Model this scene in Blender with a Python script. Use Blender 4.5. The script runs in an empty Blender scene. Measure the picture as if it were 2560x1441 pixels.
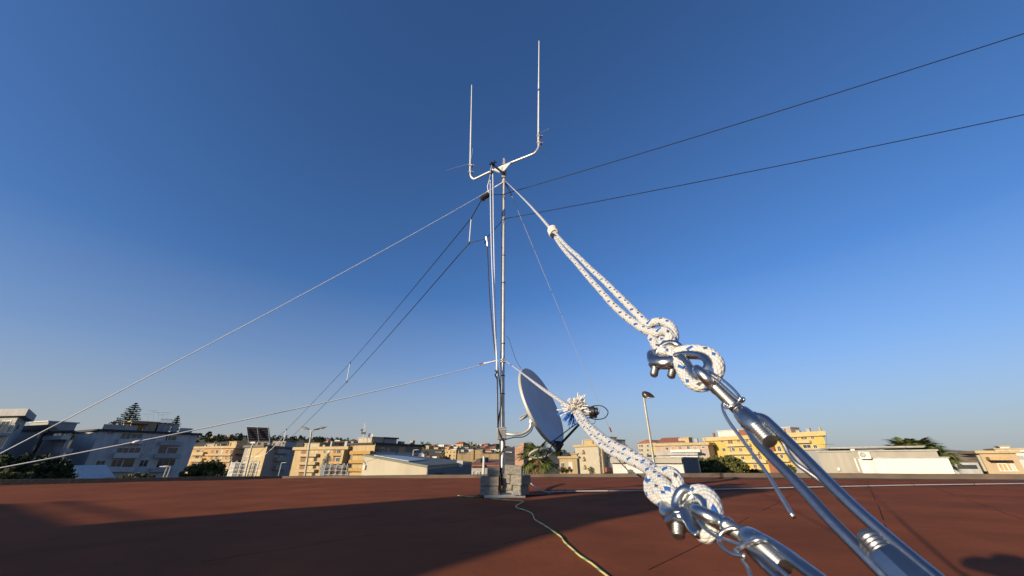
import bpy, bmesh, math, random
from mathutils import Vector, Matrix, noise
random.seed(7)
rad = math.radians
scene = bpy.context.scene
col = scene.collection

# ---------------------------------------------------------------- camera, sky, sun, exposure
FPX, TILT, CAMH = 900.0, rad(25.5), 0.52          # focal length in photo pixels (2560 wide), upward pitch, eye height above the roof
cam_d = bpy.data.cameras.new('camera'); cam = bpy.data.objects.new('camera', cam_d); col.objects.link(cam)
cam_d.sensor_width = 36.0; cam_d.lens = 36.0 * FPX / 2560.0
cam_d.clip_start = 0.02; cam_d.clip_end = 20000
cam_d.dof.use_dof = True; cam_d.dof.focus_distance = 0.9; cam_d.dof.aperture_fstop = 16.0
cam.location = (0, 0, CAMH); cam.rotation_euler = (math.pi / 2 + TILT, 0, 0)
scene.camera = cam
SUN_EL, SHADOW_AZ = rad(12.5), rad(48.0)          # low sun behind the left shoulder: shadows run forward and right
to_sun = Vector((-math.sin(SHADOW_AZ) * math.cos(SUN_EL), -math.cos(SHADOW_AZ) * math.cos(SUN_EL), math.sin(SUN_EL)))
w = bpy.data.worlds.new('World'); scene.world = w; w.use_nodes = True
nt = w.node_tree; nt.nodes.clear()
sky = nt.nodes.new('ShaderNodeTexSky'); sky.sky_type = 'NISHITA'; sky.sun_disc = False
sky.sun_elevation = SUN_EL; sky.sun_rotation = math.atan2(to_sun.x, to_sun.y)
sky.altitude = 100; sky.air_density = 1.0; sky.dust_density = 1.1; sky.ozone_density = 4.6
bgn = nt.nodes.new('ShaderNodeBackground'); bgn.inputs['Strength'].default_value = 0.11
out = nt.nodes.new('ShaderNodeOutputWorld')
def hazy_horizon():                                # thicker, paler air low over the town
    tc = nt.nodes.new('ShaderNodeTexCoord'); sp = nt.nodes.new('ShaderNodeSeparateXYZ'); nt.links.new(tc.outputs['Generated'], sp.inputs[0])
    rp = nt.nodes.new('ShaderNodeValToRGB'); el = rp.color_ramp.elements; el[0].position = 0.0; el[0].color = (.72,) * 3 + (1,); el[1].position = .40; el[1].color = (0, 0, 0, 1)
    for p_, v_ in ((.05, .66), (.12, .46), (.22, .21)): q_ = el.new(p_); q_.color = (v_, v_, v_, 1)
    nt.links.new(sp.outputs['Z'], rp.inputs[0])
    tn = nt.nodes.new('ShaderNodeMix'); tn.data_type = 'RGBA'; tn.blend_type = 'MULTIPLY'; tn.inputs[0].default_value = 1; nt.links.new(sky.outputs[0], tn.inputs[6]); tn.inputs[7].default_value = (.82, .97, 1.17, 1)
    mx = nt.nodes.new('ShaderNodeMix'); mx.data_type = 'RGBA'; nt.links.new(rp.outputs[0], mx.inputs[0]); nt.links.new(tn.outputs[2], mx.inputs[6]); mx.inputs[7].default_value = (3.0, 2.93, 2.98, 1); nt.links.new(mx.outputs[2], bgn.inputs[0])
hazy_horizon(); nt.links.new(bgn.outputs[0], out.inputs[0])
sun_d = bpy.data.lights.new('sun', 'SUN'); sun_d.energy = 5.0; sun_d.angle = rad(0.55); sun_d.color = (1.0, 0.83, 0.58)
sun = bpy.data.objects.new('sun', sun_d); col.objects.link(sun)
sun.rotation_euler = (-to_sun).to_track_quat('-Z', 'Y').to_euler()
vs = scene.view_settings; vs.view_transform = 'Standard'; vs.look = 'None'; vs.exposure = 0.45; vs.gamma = 1.0; vs.use_curve_mapping = False
scene.cycles.max_bounces = 6

# ---------------------------------------------------------------- where things stand: a sight line met with a distance
CAM = Vector((0, 0, CAMH)); CT, ST = math.cos(TILT), math.sin(TILT)
def ray(px, py):
    u = (720.5 - py) / FPX
    return Vector(((px - 1280) / FPX, CT - u * ST, ST + u * CT))
def at_Y(px, py, Y):
    r = ray(px, py); return CAM + r * (Y / r.y)
def at_ax(px, py, a): return CAM + ray(px, py) * a
def at_z(px, py, z=0.0):
    r = ray(px, py); return CAM + r * ((z - CAMH) / r.z)
GZ = -8.0                                          # street level below this roof

# ---------------------------------------------------------------- materials
MATS = {}
def nodes_of(name):
    m = bpy.data.materials.new(name); m.use_nodes = True
    return m, m.node_tree, m.node_tree.nodes['Principled BSDF']
def mat(name, c, rough=0.7, metal=0.0, vary=0.15, scale=3.0, bump=0.0, bscale=40.0, spec=0.4, streak=0.0):
    if name in MATS: return MATS[name]
    m, t, b = nodes_of(name); N, L = t.nodes, t.links
    b.inputs['Roughness'].default_value = rough; b.inputs['Metallic'].default_value = metal
    b.inputs['Specular IOR Level'].default_value = spec
    tc = N.new('ShaderNodeTexCoord')
    n = N.new('ShaderNodeTexNoise'); n.inputs['Scale'].default_value = scale; n.inputs['Detail'].default_value = 6
    L.new(tc.outputs['Object'], n.inputs['Vector'])
    r = N.new('ShaderNodeValToRGB'); e = r.color_ramp.elements
    e[0].position, e[1].position = .3, .7
    e[0].color = (*[x * (1 - vary) for x in c], 1); e[1].color = (*[min(1, x * (1 + vary)) for x in c], 1)
    L.new(n.outputs['Fac'], r.inputs['Fac']); last = r.outputs['Color']
    if streak:
        mp = N.new('ShaderNodeMapping'); mp.inputs['Scale'].default_value = (1.2, 1.2, .12)
        L.new(tc.outputs['Object'], mp.inputs['Vector'])
        n2 = N.new('ShaderNodeTexNoise'); n2.inputs['Scale'].default_value = 2.0; n2.inputs['Detail'].default_value = 8
        L.new(mp.outputs[0], n2.inputs['Vector'])
        r2 = N.new('ShaderNodeValToRGB'); r2.color_ramp.elements[0].position = .35; r2.color_ramp.elements[1].position = .62
        r2.color_ramp.elements[0].color = (1 - streak, 1 - streak, 1 - streak * .9, 1)
        L.new(n2.outputs['Fac'], r2.inputs['Fac'])
        mx = N.new('ShaderNodeMix'); mx.data_type = 'RGBA'; mx.blend_type = 'MULTIPLY'; mx.inputs[0].default_value = 1
        L.new(last, mx.inputs[6]); L.new(r2.outputs['Color'], mx.inputs[7]); last = mx.outputs[2]
    L.new(last, b.inputs['Base Color'])
    if bump:
        n3 = N.new('ShaderNodeTexNoise'); n3.inputs['Scale'].default_value = bscale; n3.inputs['Detail'].default_value = 5
        L.new(tc.outputs['Object'], n3.inputs['Vector'])
        bp = N.new('ShaderNodeBump'); bp.inputs['Strength'].default_value = bump; bp.inputs['Distance'].default_value = .02
        L.new(n3.outputs['Fac'], bp.inputs['Height']); L.new(bp.outputs[0], b.inputs['Normal'])
    MATS[name] = m; return m

def rope_material(name, nc=8, L_=0.0052, fleck=True):
    m, t, b = nodes_of(name); N, K = t.nodes, t.links
    def M(op, a, bb=None, cc=None):
        x = N.new('ShaderNodeMath'); x.operation = op
        for i, v in enumerate((a, bb, cc)):
            if v is None: continue
            if isinstance(v, (int, float)): x.inputs[i].default_value = v
            else: K.new(v, x.inputs[i])
        return x.outputs[0]
    uv = N.new('ShaderNodeUVMap'); sp = N.new('ShaderNodeSeparateXYZ'); K.new(uv.outputs[0], sp.inputs[0])
    u = M('DIVIDE', sp.outputs[0], L_); v = M('MULTIPLY', sp.outputs[1], float(nc))
    a, c = M('ADD', v, u), M('SUBTRACT', v, u)
    fa, fc = M('FRACT', a), M('FRACT', c); ia, ic = M('FLOOR', a), M('FLOOR', c)
    dome = M('MULTIPLY', M('MULTIPLY', fa, M('SUBTRACT', 1.0, fa)), M('MULTIPLY', fc, M('SUBTRACT', 1.0, fc)))
    dome = M('POWER', M('MULTIPLY', dome, 16.0), .5)
    odd = M('FLOORED_MODULO', M('ADD', ia, ic), 2.0)
    ev = M('SUBTRACT', 1.0, odd)
    blue = M('MULTIPLY', M('COMPARE', M('FLOORED_MODULO', ia, float(nc)), 1.0, .1), M('LESS_THAN', M('FLOORED_MODULO', ic, 4.0), 1.9))
    blue2 = M('MULTIPLY', M('COMPARE', M('FLOORED_MODULO', ia, float(nc)), 5.0, .1), M('COMPARE', M('FLOORED_MODULO', ic, 4.0), 3.0, .1))
    blk = M('MULTIPLY', M('COMPARE', M('FLOORED_MODULO', ic, float(nc)), 5.0, .1), M('COMPARE', M('FLOORED_MODULO', ia, 8.0), 3.0, .1))
    nz = N.new('ShaderNodeTexNoise'); nz.inputs['Scale'].default_value = 260; nz.inputs['Detail'].default_value = 3
    tc = N.new('ShaderNodeTexCoord'); K.new(tc.outputs['Object'], nz.inputs['Vector'])
    r = N.new('ShaderNodeValToRGB'); r.color_ramp.elements[0].color = (.46, .46, .455, 1); r.color_ramp.elements[1].color = (.66, .66, .64, 1)
    K.new(nz.outputs['Fac'], r.inputs['Fac']); last = r.outputs['Color']
    gr = N.new('ShaderNodeValToRGB'); gr.color_ramp.elements[0].color = (.60, .60, .61, 1); gr.color_ramp.elements[1].position = .42; K.new(dome, gr.inputs['Fac'])
    mg = N.new('ShaderNodeMix'); mg.data_type = 'RGBA'; mg.blend_type = 'MULTIPLY'; mg.inputs[0].default_value = 1; K.new(last, mg.inputs[6]); K.new(gr.outputs[0], mg.inputs[7]); last = mg.outputs[2]
    for fac, cc in ((M('MAXIMUM', blue, blue2), (.022, .10, .36, 1)), (blk, (.06, .065, .085, 1))):
        if not fleck: continue
        mx = N.new('ShaderNodeMix'); mx.data_type = 'RGBA'; K.new(fac, mx.inputs[0]); K.new(last, mx.inputs[6]); mx.inputs[7].default_value = cc; last = mx.outputs[2]
    K.new(last, b.inputs['Base Color']); b.inputs['Roughness'].default_value = .42
    b.inputs['Specular IOR Level'].default_value = .5
    bp = N.new('ShaderNodeBump'); bp.inputs['Strength'].default_value = .7; bp.inputs['Distance'].default_value = .0009
    K.new(dome, bp.inputs['Height']); K.new(bp.outputs[0], b.inputs['Normal'])
    MATS[name] = m; return m

M_ROPE = rope_material('braided_rope')
M_METAL = mat('zinc_plated_steel', (.44, .455, .46), .30, 1.0, .12, 140, .05, 300)
M_BAR = mat('forged_zinc', (.33, .355, .38), .32, 1.0, .14, 45, .03, 160)
M_WIRE = mat('steel_wire', (.50, .52, .54), .35, 1.0, .1, 80)
M_GALV = mat('galvanised_pole', (.43, .43, .42), .42, .45, .14, 14, .1, 120)
M_ALU = mat('aluminium_tube', (.56, .55, .53), .4, .45, .08, 20)
M_WHIP = mat('white_fibreglass', (.60, .60, .58), .45, 0, .05, 10)
M_BLACK = mat('black_plastic', (.018, .018, .02), .45, 0, .2, 30)
M_CABLE = mat('black_cable', (.012, .012, .014), .5, 0, .2, 30)
M_WCABLE = mat('white_cable', (.40, .39, .36), .5, 0, .08, 10)
M_YG = None
M_CORD = mat('white_cord', (.74, .73, .69), .6, 0, .06, 60)
M_DISH = mat('grey_dish_paint', (.46, .48, .50), .45, 0, .06, 4, spec=.5)
M_LNB = mat('grey_plastic', (.33, .34, .38), .5, 0, .08, 30)
M_BLUEF = mat('blue_rope_fibre', (.02, .13, .52), .5, 0, .25, 200)
M_WHITEF = mat('white_rope_fibre', (.64, .62, .58), .5, 0, .06, 200)
M_CONC = mat('concrete_block', (.205, .188, .158), .95, 0, .35, 26, .12, 60)
M_GLASS = mat('window_glass', (.035, .04, .045), .12, 0, .3, .6, spec=.7)
M_FRAME = mat('white_window_frame', (.52, .51, .47), .5, 0, .06)
M_SHUT = mat('brown_shutter', (.17, .085, .04), .6, 0, .2, 6)
M_SHUTG = mat('grey_shutter', (.36, .36, .35), .6, 0, .1, 6)
M_RAIL = mat('painted_railing', (.13, .13, .13), .5, 0, .1)
M_TILE = mat('terracotta_tiles', (.26, .095, .06), .85, 0, .3, 2.2, .5, 9)
M_DROOF = mat('dark_roof', (.055, .045, .045), .85, 0, .3, 2)
M_BARK = mat('bark', (.10, .075, .055), .9, 0, .3, 9, .6, 30)
def plaster(name, c, streak=.18): return mat(name, c, .88, 0, .07, .5, .25, 8, streak=streak)

def leaf_material(name, c, c2, rough=.55, tr=.25):
    m, t, b = nodes_of(name); N, L = t.nodes, t.links
    g = N.new('ShaderNodeNewGeometry'); r = N.new('ShaderNodeValToRGB')
    r.color_ramp.elements[0].color = (*c, 1); r.color_ramp.elements[1].color = (*c2, 1)
    L.new(g.outputs['Random Per Island'], r.inputs['Fac']); L.new(r.outputs['Color'], b.inputs['Base Color'])
    b.inputs['Roughness'].default_value = rough; b.inputs['Specular IOR Level'].default_value = .25
    MATS[name] = m; return m
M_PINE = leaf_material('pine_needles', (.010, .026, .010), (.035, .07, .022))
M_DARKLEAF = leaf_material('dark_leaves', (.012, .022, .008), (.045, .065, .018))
M_OLIVE = leaf_material('olive_leaves', (.045, .055, .014), (.13, .125, .04))
M_PALM = leaf_material('palm_leaves', (.04, .06, .016), (.13, .145, .04))
M_DRYPALM = leaf_material('dry_palm_leaves', (.14, .10, .04), (.30, .22, .10))
M_DRY = leaf_material('dry_scrub', (.09, .06, .025), (.19, .14, .06))

# ---------------------------------------------------------------- mesh builder
ORG = {}
class MB:
    def __init__(s): s.v, s.f, s.uv = [], [], {}
    def face(s, pts):
        i = len(s.v); s.v += [Vector(p) for p in pts]; s.f.append(tuple(range(i, i + len(pts))))
    def hexa(s, p):                                  # eight corners: bottom ring then top ring
        i = len(s.v); s.v += [Vector(q) for q in p]
        s.f += [tuple(i + k for k in q) for q in ((3, 2, 1, 0), (4, 5, 6, 7), (0, 1, 5, 4), (1, 2, 6, 5), (2, 3, 7, 6), (3, 0, 4, 7))]
    def box(s, c, sx, sy, sz, rz=0.0, mtx=None):     # c is the centre
        R_ = mtx or Matrix.Rotation(rz, 3, 'Z'); c = Vector(c)
        s.hexa([c + R_ @ Vector((x * sx / 2, y * sy / 2, z * sz / 2)) for z in (-1, 1) for x, y in ((-1, -1), (1, -1), (1, 1), (-1, 1))])
    def prism(s, poly, z0, z1):                      # vertical prism over an XY polygon; z1 may be one height per corner
        n = len(poly); i = len(s.v); zz = z1 if isinstance(z1, (list, tuple)) else [z1] * n
        s.v += [Vector((p[0], p[1], z0)) for p in poly] + [Vector((p[0], p[1], z)) for p, z in zip(poly, zz)]
        s.f.append(tuple(i + k for k in range(n - 1, -1, -1))); s.f.append(tuple(i + n + k for k in range(n)))
        for k in range(n): s.f.append((i + k, i + (k + 1) % n, i + n + (k + 1) % n, i + n + k))
    def tube(s, path, r, n=10, caps=True, closed=False, flat=1.0, up=None):
        P = [Vector(p) for p in path]; m = len(P)
        rr = list(r) if isinstance(r, (list, tuple)) else [r] * m
        T = []
        for k in range(m):
            a, b_ = (P[k - 1], P[(k + 1) % m]) if closed else (P[max(0, k - 1)], P[min(m - 1, k + 1)])
            d = b_ - a; T.append(d.normalized() if d.length > 1e-12 else Vector((0, 0, 1)))
        ref = Vector(up) if up is not None else (Vector((0, 0, 1)) if abs(T[0].z) < .9 else Vector((1, 0, 0)))
        N_ = (ref - T[0] * ref.dot(T[0])).normalized()
        i0 = len(s.v); u = 0.0; rows = m + (1 if closed else 0)
        for k in range(m):
            if up is not None: N_ = (Vector(up) - T[k] * Vector(up).dot(T[k])).normalized()
            else:
                N_ = N_ - T[k] * N_.dot(T[k]); N_.normalize()
            B = T[k].cross(N_)
            if k: u += (P[k] - P[k - 1]).length
            for j in range(n):
                a = 2 * math.pi * j / n
                s.v.append(P[k] + (N_ * math.cos(a) + B * math.sin(a) * flat) * rr[k])
        us = [0.0]
        for k in range(1, m): us.append(us[-1] + (P[k] - P[k - 1]).length)
        us.append(us[-1] + (P[0] - P[-1]).length)
        for k in range(m if closed else m - 1):
            k2 = (k + 1) % m
            for j in range(n):
                j2 = (j + 1) % n
                fi = len(s.f); s.f.append((i0 + k * n + j, i0 + k2 * n + j, i0 + k2 * n + j2, i0 + k * n + j2))
                s.uv[('f', fi)] = ((us[k], j / n), (us[k + 1], j / n), (us[k + 1], (j + 1) / n), (us[k], (j + 1) / n))
        if caps and not closed:
            s.f.append(tuple(i0 + j for j in range(n))); s.f.append(tuple(i0 + (m - 1) * n + j for j in range(n - 1, -1, -1)))
        return s
    def rod(s, a, b, r, n=10): return s.tube([a, b], r, n)
    def build(s, name, m, parent=None, smooth=False, fixn=True):
        me = bpy.data.meshes.new(name); o = bpy.data.objects.new(name, me); col.objects.link(o)
        if parent is not None:
            o.parent = parent; org = ORG[parent]
        else:
            xs = [p.x for p in s.v]; ys = [p.y for p in s.v]; zs = [p.z for p in s.v]
            org = Vector(((min(xs) + max(xs)) / 2, (min(ys) + max(ys)) / 2, min(zs))); o.location = org
        ORG[o] = org
        me.from_pydata([p - org for p in s.v], [], s.f)
        if any(isinstance(k, tuple) for k in s.uv):
            ul = me.uv_layers.new(name='UVMap')
            for p in me.polygons:
                q = s.uv.get(('f', p.index))
                if q:
                    for li, c in zip(p.loop_indices, q): ul.data[li].uv = c
        me.materials.append(m)
        if fixn:
            bm = bmesh.new(); bm.from_mesh(me); bmesh.ops.recalc_face_normals(bm, faces=bm.faces); bm.to_mesh(me); bm.free()
        if smooth:
            me.polygons.foreach_set('use_smooth', [True] * len(me.polygons))
            if smooth is not True: me.set_sharp_from_angle(angle=rad(smooth))
        return o

def tag(o, label=None, cat=None, group=None, kind=None):
    if label: o['label'] = label
    if cat: o['category'] = cat
    if group: o['group'] = group
    if kind: o['kind'] = kind
    return o
def thing(name, label, cat, loc, group=None):
    o = bpy.data.objects.new(name, None); col.objects.link(o); o.empty_display_size = .2
    o.location = Vector(loc); ORG[o] = Vector(loc)
    return tag(o, label, cat, group)
def solo(mb, name, m, label, cat, group=None, smooth=False): return tag(mb.build(name, m, None, smooth), label, cat, group)

def smooth_path(pts, step=None, n=6):
    P = [Vector(p) for p in pts]; Q = [P[0] * 2 - P[1]] + P + [P[-1] * 2 - P[-2]]; out_ = []
    for i in range(1, len(Q) - 2):
        a, b, c, d = Q[i - 1:i + 3]
        k = n if step is None else max(2, int((c - b).length / step))
        for j in range(k):
            t = j / k
            out_.append(.5 * ((2 * b) + (c - a) * t + (2 * a - 5 * b + 4 * c - d) * t * t + (3 * b - a - 3 * c + d) * t ** 3))
    out_.append(P[-1]); return out_
def line(a, b, n): return [Vector(a).lerp(Vector(b), k / n) for k in range(n + 1)]
def sag(a, b, n, s):
    return [Vector(a).lerp(Vector(b), k / n) - Vector((0, 0, s * 4 * (k / n) * (1 - k / n))) for k in range(n + 1)]
# ---------------------------------------------------------------- ground, hills
def ground():
    m, t, b = nodes_of('town_ground'); N, L = t.nodes, t.links
    tc = N.new('ShaderNodeTexCoord'); n = N.new('ShaderNodeTexNoise'); n.inputs['Scale'].default_value = .02; n.inputs['Detail'].default_value = 9
    L.new(tc.outputs['Object'], n.inputs['Vector']); r = N.new('ShaderNodeValToRGB')
    r.color_ramp.elements[0].position = .4; r.color_ramp.elements[0].color = (.05, .05, .03, 1); r.color_ramp.elements[1].position = .6; r.color_ramp.elements[1].color = (.14, .12, .09, 1)
    L.new(n.outputs['Fac'], r.inputs[0]); L.new(r.outputs[0], b.inputs['Base Color']); b.inputs['Roughness'].default_value = .95
    g = MB(); g.face([(-9000, -9000, GZ), (9000, -9000, GZ), (9000, 14000, GZ), (-9000, 14000, GZ)])
    tag(g.build('ground', m), kind='structure')
ground()
def interp(tab, x):
    if x <= tab[0][0]: return tab[0][1]
    for (a, p), (b, q) in zip(tab, tab[1:]):
        if x <= b: return p + (q - p) * (x - a) / (b - a)
    return tab[-1][1]
RIDGE = [(-200, 1086), (300, 1088), (490, 1093), (560, 1091), (640, 1093), (740, 1097), (860, 1103), (960, 1110), (1055, 1115), (1120, 1117), (1180, 1113), (1260, 1114), (1330, 1121), (1400, 1130), (1480, 1137), (1600, 1144), (1720, 1152)]
HY0, HY1 = 300.0, 760.0
def hill_point(px, t):                               # t 0 at the foot, 1 on the ridge
    top = at_Y(px, interp(RIDGE, px), HY1); Y = HY0 + (HY1 - HY0) * t
    e = max(0, top.z - GZ) * (t ** .85)
    x = at_Y(px, 1145, Y).x
    return Vector((x, Y, GZ + e + noise.noise(Vector((px * .02, t * 5, 0))) * 1.6 * min(1, t * 2)))
def hillside():
    m = MB(); nx, ny = 120, 16; i = len(m.v)
    for j in range(ny + 4):
        for k in range(nx + 1):
            px = -300 + 2050 * k / nx
            p = hill_point(px, min(1, j / ny))
            if j > ny: p += Vector((0, 60 * (j - ny), -12 * (j - ny)))
            m.v.append(p)
    for j in range(ny + 3):
        for k in range(nx): a = j * (nx + 1) + k; m.f.append((a, a + 1, a + nx + 2, a + nx + 1))
    tag(m.build('hillside', mat('hill_scrub', (.105, .088, .055), .95, 0, .45, .03), None, True), kind='structure')
hillside()
def far_ridge():
    m = MB(); tab = [(1900, 1131), (2060, 1120), (2110, 1121), (2170, 1124), (2300, 1121), (2420, 1128), (2560, 1131), (2800, 1129)]
    Y = 2600; pts = [at_Y(px, interp(tab, px) + 1.2 * noise.noise(Vector((px * .03, 3, 1))), Y) for px in range(1880, 2820, 12)]
    for a, b in zip(pts, pts[1:]):
        f = Vector((0, -700, 0)); a0 = Vector((a.x, a.y, GZ - 2)) + f; b0 = Vector((b.x, b.y, GZ - 2)) + f
        c = Vector((0, 400, -60)); m.face([a0, b0, b, a]); m.face([a, b, b + c, a + c])
    tag(m.build('mountains', mat('far_slopes', (.16, .15, .17), .95, 0, .2, .003), None, True), kind='structure')
far_ridge()

# ---------------------------------------------------------------- buildings
class Building:
    """A box of walls. C is the photo pixel of the near top corner and Y its distance; L and R the other top corners
    of the two faces turned this way, each with its own distance or, when left out, at the same height as C."""
    def __init__(s, name, label, cat, C, Y, L=None, R=None, wall=None, depth=12.0, base=GZ - .5, group=None, back=None):
        s.c = at_Y(*C, Y); s.zt = s.c.z
        def corner(q):
            if len(q) == 3: return at_Y(*q)
            r = ray(*q); return CAM + r * ((s.zt - CAMH) / r.z)
        s.faces = {}
        c2 = Vector((s.c.x, s.c.y))
        l2 = Vector(corner(L).xy) if L else None; r2 = Vector(corner(R).xy) if R else None
        if l2 is None: d = (r2 - c2).normalized(); l2 = c2 + Vector((-d.y, d.x)) * depth * (1 if Vector((-d.y, d.x)).dot(c2) > 0 else -1); s.faces['R'] = (c2, r2); l2 = c2 + Vector(back) * depth if back else l2
        elif r2 is None: d = (c2 - l2).normalized(); r2 = c2 + Vector((-d.y, d.x)) * depth * (1 if Vector((-d.y, d.x)).dot(c2) > 0 else -1); s.faces['L'] = (l2, c2)
        else: s.faces['L'] = (l2, c2); s.faces['R'] = (c2, r2)
        s.poly = [c2, r2, l2 + r2 - c2, l2]; s.base = base
        s.ctr = (r2 + l2) / 2
        s.root = thing(name, label, cat, (s.ctr.x, s.ctr.y, base), group); s.group = group
        m = MB(); m.prism(s.poly, base, s.zt); s.wall = m.build('wall', wall, s.root)
    def grow(s, k):
        out_ = []; n = len(s.poly)
        for i in range(n):
            a, b, c = s.poly[i - 1], s.poly[i], s.poly[(i + 1) % n]
            e1, e2 = (b - a).normalized(), (c - b).normalized()
            n1, n2 = Vector((e1.y, -e1.x)), Vector((e2.y, -e2.x))
            if n1.dot(b - s.ctr) < 0: n1 = -n1
            if n2.dot(b - s.ctr) < 0: n2 = -n2
            out_.append(b + (n1 + n2) * (k / (1 + n1.dot(n2))))
        return out_
    def slab(s, m, over=.4, h=.5, drop=0.0, name='roof'):
        b = MB(); b.prism(s.grow(over), s.zt - drop + .004, s.zt - drop + h); return b.build(name, m, s.root)
    def pitched(s, m, rise=2.0, over=.4, axis=0):
        g = s.grow(over); b = MB(); z = s.zt + .01; p = [Vector((q.x, q.y, z)) for q in g]
        if axis: p = p[1:] + p[:1]
        a = (p[0] + p[1]) / 2 + Vector((0, 0, rise)); c = (p[2] + p[3]) / 2 + Vector((0, 0, rise))
        b.face([p[1], p[2], c, a]); b.face([p[3], p[0], a, c]); b.face([p[0], p[1], a]); b.face([p[2], p[3], c]); b.face(p)
        return b.build('roof', m, s.root)
    def frame(s, f):
        a, b = s.faces[f]; d = (b - a).normalized(); n = Vector((d.y, -d.x))
        if n.dot(a - s.ctr) < 0: n = -n
        return a, d, n
    def uz(s, f, px, py):
        a, d, n = s.frame(f); r = ray(px, py); t = (a - CAM.xy).dot(n) / r.xy.dot(n); p = CAM + r * t
        return (p.xy - a).dot(d), p.z
    def rect(s, f, x0, y0, x1, y1):
        u0 = s.uz(f, x0, (y0 + y1) / 2)[0]; u1 = s.uz(f, x1, (y0 + y1) / 2)[0]; xm = (x0 + x1) / 2
        return min(u0, u1), max(u0, u1), s.uz(f, xm, y1)[1], s.uz(f, xm, y0)[1]
    def blk(s, m, f, u0, u1, z0, z1, o0, o1):         # box on face f, from o0 to o1 metres out of the wall
        a, d, n = s.frame(f)
        P = lambda u, o, z: Vector((*(a + d * u + n * o), z))
        m.hexa([P(u0, o0, z0), P(u1, o0, z0), P(u1, o1, z0), P(u0, o1, z0), P(u0, o0, z1), P(u1, o0, z1), P(u1, o1, z1), P(u0, o1, z1)])
    def win(s, f, *r, m=None, fr=M_FRAME, uz=None, mull=True, w=.11):
        u0, u1, z0, z1 = uz or s.rect(f, *r); b = MB(); s.blk(b, f, u0, u1, z0, z1, -.05, .03); p = b.build('window', m or M_GLASS, s.root)
        if fr:
            b = MB()
            s.blk(b, f, u0 - w, u0, z0, z1, -.03, .09); s.blk(b, f, u1, u1 + w, z0, z1, -.03, .09); s.blk(b, f, u0 - w, u1 + w, z1, z1 + w, -.03, .09)
            s.blk(b, f, u0 - w - .1, u1 + w + .1, z0 - w, z0, -.03, .16)
            if mull: c = (u0 + u1) / 2; s.blk(b, f, c - .04, c + .04, z0, z1, -.02, .06)
            b.build('frame', fr, p)
        return p
    def balcony(s, f, *r, m=None, deep=1.3, uz=None, solid=True):
        u0, u1, z0, z1 = uz or s.rect(f, *r); b = MB(); t = .12
        s.blk(b, f, u0, u1, z0, z0 + .2, -.02, deep)
        if solid:
            s.blk(b, f, u0, u1, z0 + .2, z1, deep - t, deep); s.blk(b, f, u0, u0 + t, z0 + .2, z1, -.02, deep - t); s.blk(b, f, u1 - t, u1, z0 + .2, z1, -.02, deep - t)
            return b.build('balcony', m, s.root)
        o = b.build('balcony', m, s.root); b = MB(); zt = max(z1, z0 + 1.0)
        s.blk(b, f, u0, u1, zt - .06, zt, deep - .06, deep); s.blk(b, f, u0, u0 + .05, zt - .06, zt, 0, deep - .06); s.blk(b, f, u1 - .05, u1, zt - .06, zt, 0, deep - .06)
        k = int((u1 - u0) / .3)
        for i in range(k + 1): u = u0 + .02 + (u1 - u0 - .06) * i / max(1, k); s.blk(b, f, u, u + .03, z0 + .2, zt - .06, deep - .05, deep - .02)
        b.build('railing', M_RAIL, o); return o
    def strip(s, name, m, f, *r, out=.25, uz=None, inn=-.02):
        u0, u1, z0, z1 = uz or s.rect(f, *r); b = MB(); s.blk(b, f, u0, u1, z0, z1, inn, out); return b.build(name, m, s.root)
    def clutter(s, f, n, seed):                          # chimneys, vents and tank boxes on the roof
        rnd = random.Random(seed); a, d, nn = s.frame(f); L_ = (s.faces[f][1] - s.faces[f][0]).length
        for k in range(n):
            u = L_ * (k + rnd.uniform(.2, .8)) / n; w_ = rnd.uniform(.5, 1.4); h = rnd.uniform(.6, 1.9); o = rnd.uniform(1.5, 4); b = MB(); s.blk(b, f, u, u + w_, s.zt + .3, s.zt + h + .4, -o - w_, -o)
            if k % 2: s.blk(b, f, u - .12, u + w_ + .12, s.zt + h + .4, s.zt + h + .52, -o - w_ - .12, -o + .12)
            b.build('chimney' if w_ < 1 else 'roof_tank', (P_SAND, P_LGREY, P_CREAM, P_GREY2, P_BRICK)[rnd.randrange(5)], s.root)
    def penthouse(s, f, x0, y0, x1, back, deep, m, roofm, name='penthouse', over=.3, rh=.25):
        """a smaller storey standing on the roof: left and right pixel of its front, its top pixel, set back from face f"""
        a, d, n = s.frame(f); o = a - n * back; 
        def hit(px, py): r = ray(px, py); t = (o - CAM.xy).dot(n) / r.xy.dot(n); return CAM + r * t
        p0, p1 = hit(x0, y0), hit(x1, y0); z1 = (p0.z + p1.z) / 2
        u0, u1 = sorted(((p0.xy - a).dot(d), (p1.xy - a).dot(d)))
        b = MB(); s.blk(b, f, u0, u1, s.zt + .3, z1, -back - deep, -back); q = b.build(name, m, s.root)
        if roofm: b = MB(); s.blk(b, f, u0 - over, u1 + over, z1 + .004, z1 + rh, -back - deep - over, -back + over); b.build('roof', roofm, q)
        return q, (u0, u1, z1)

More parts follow.
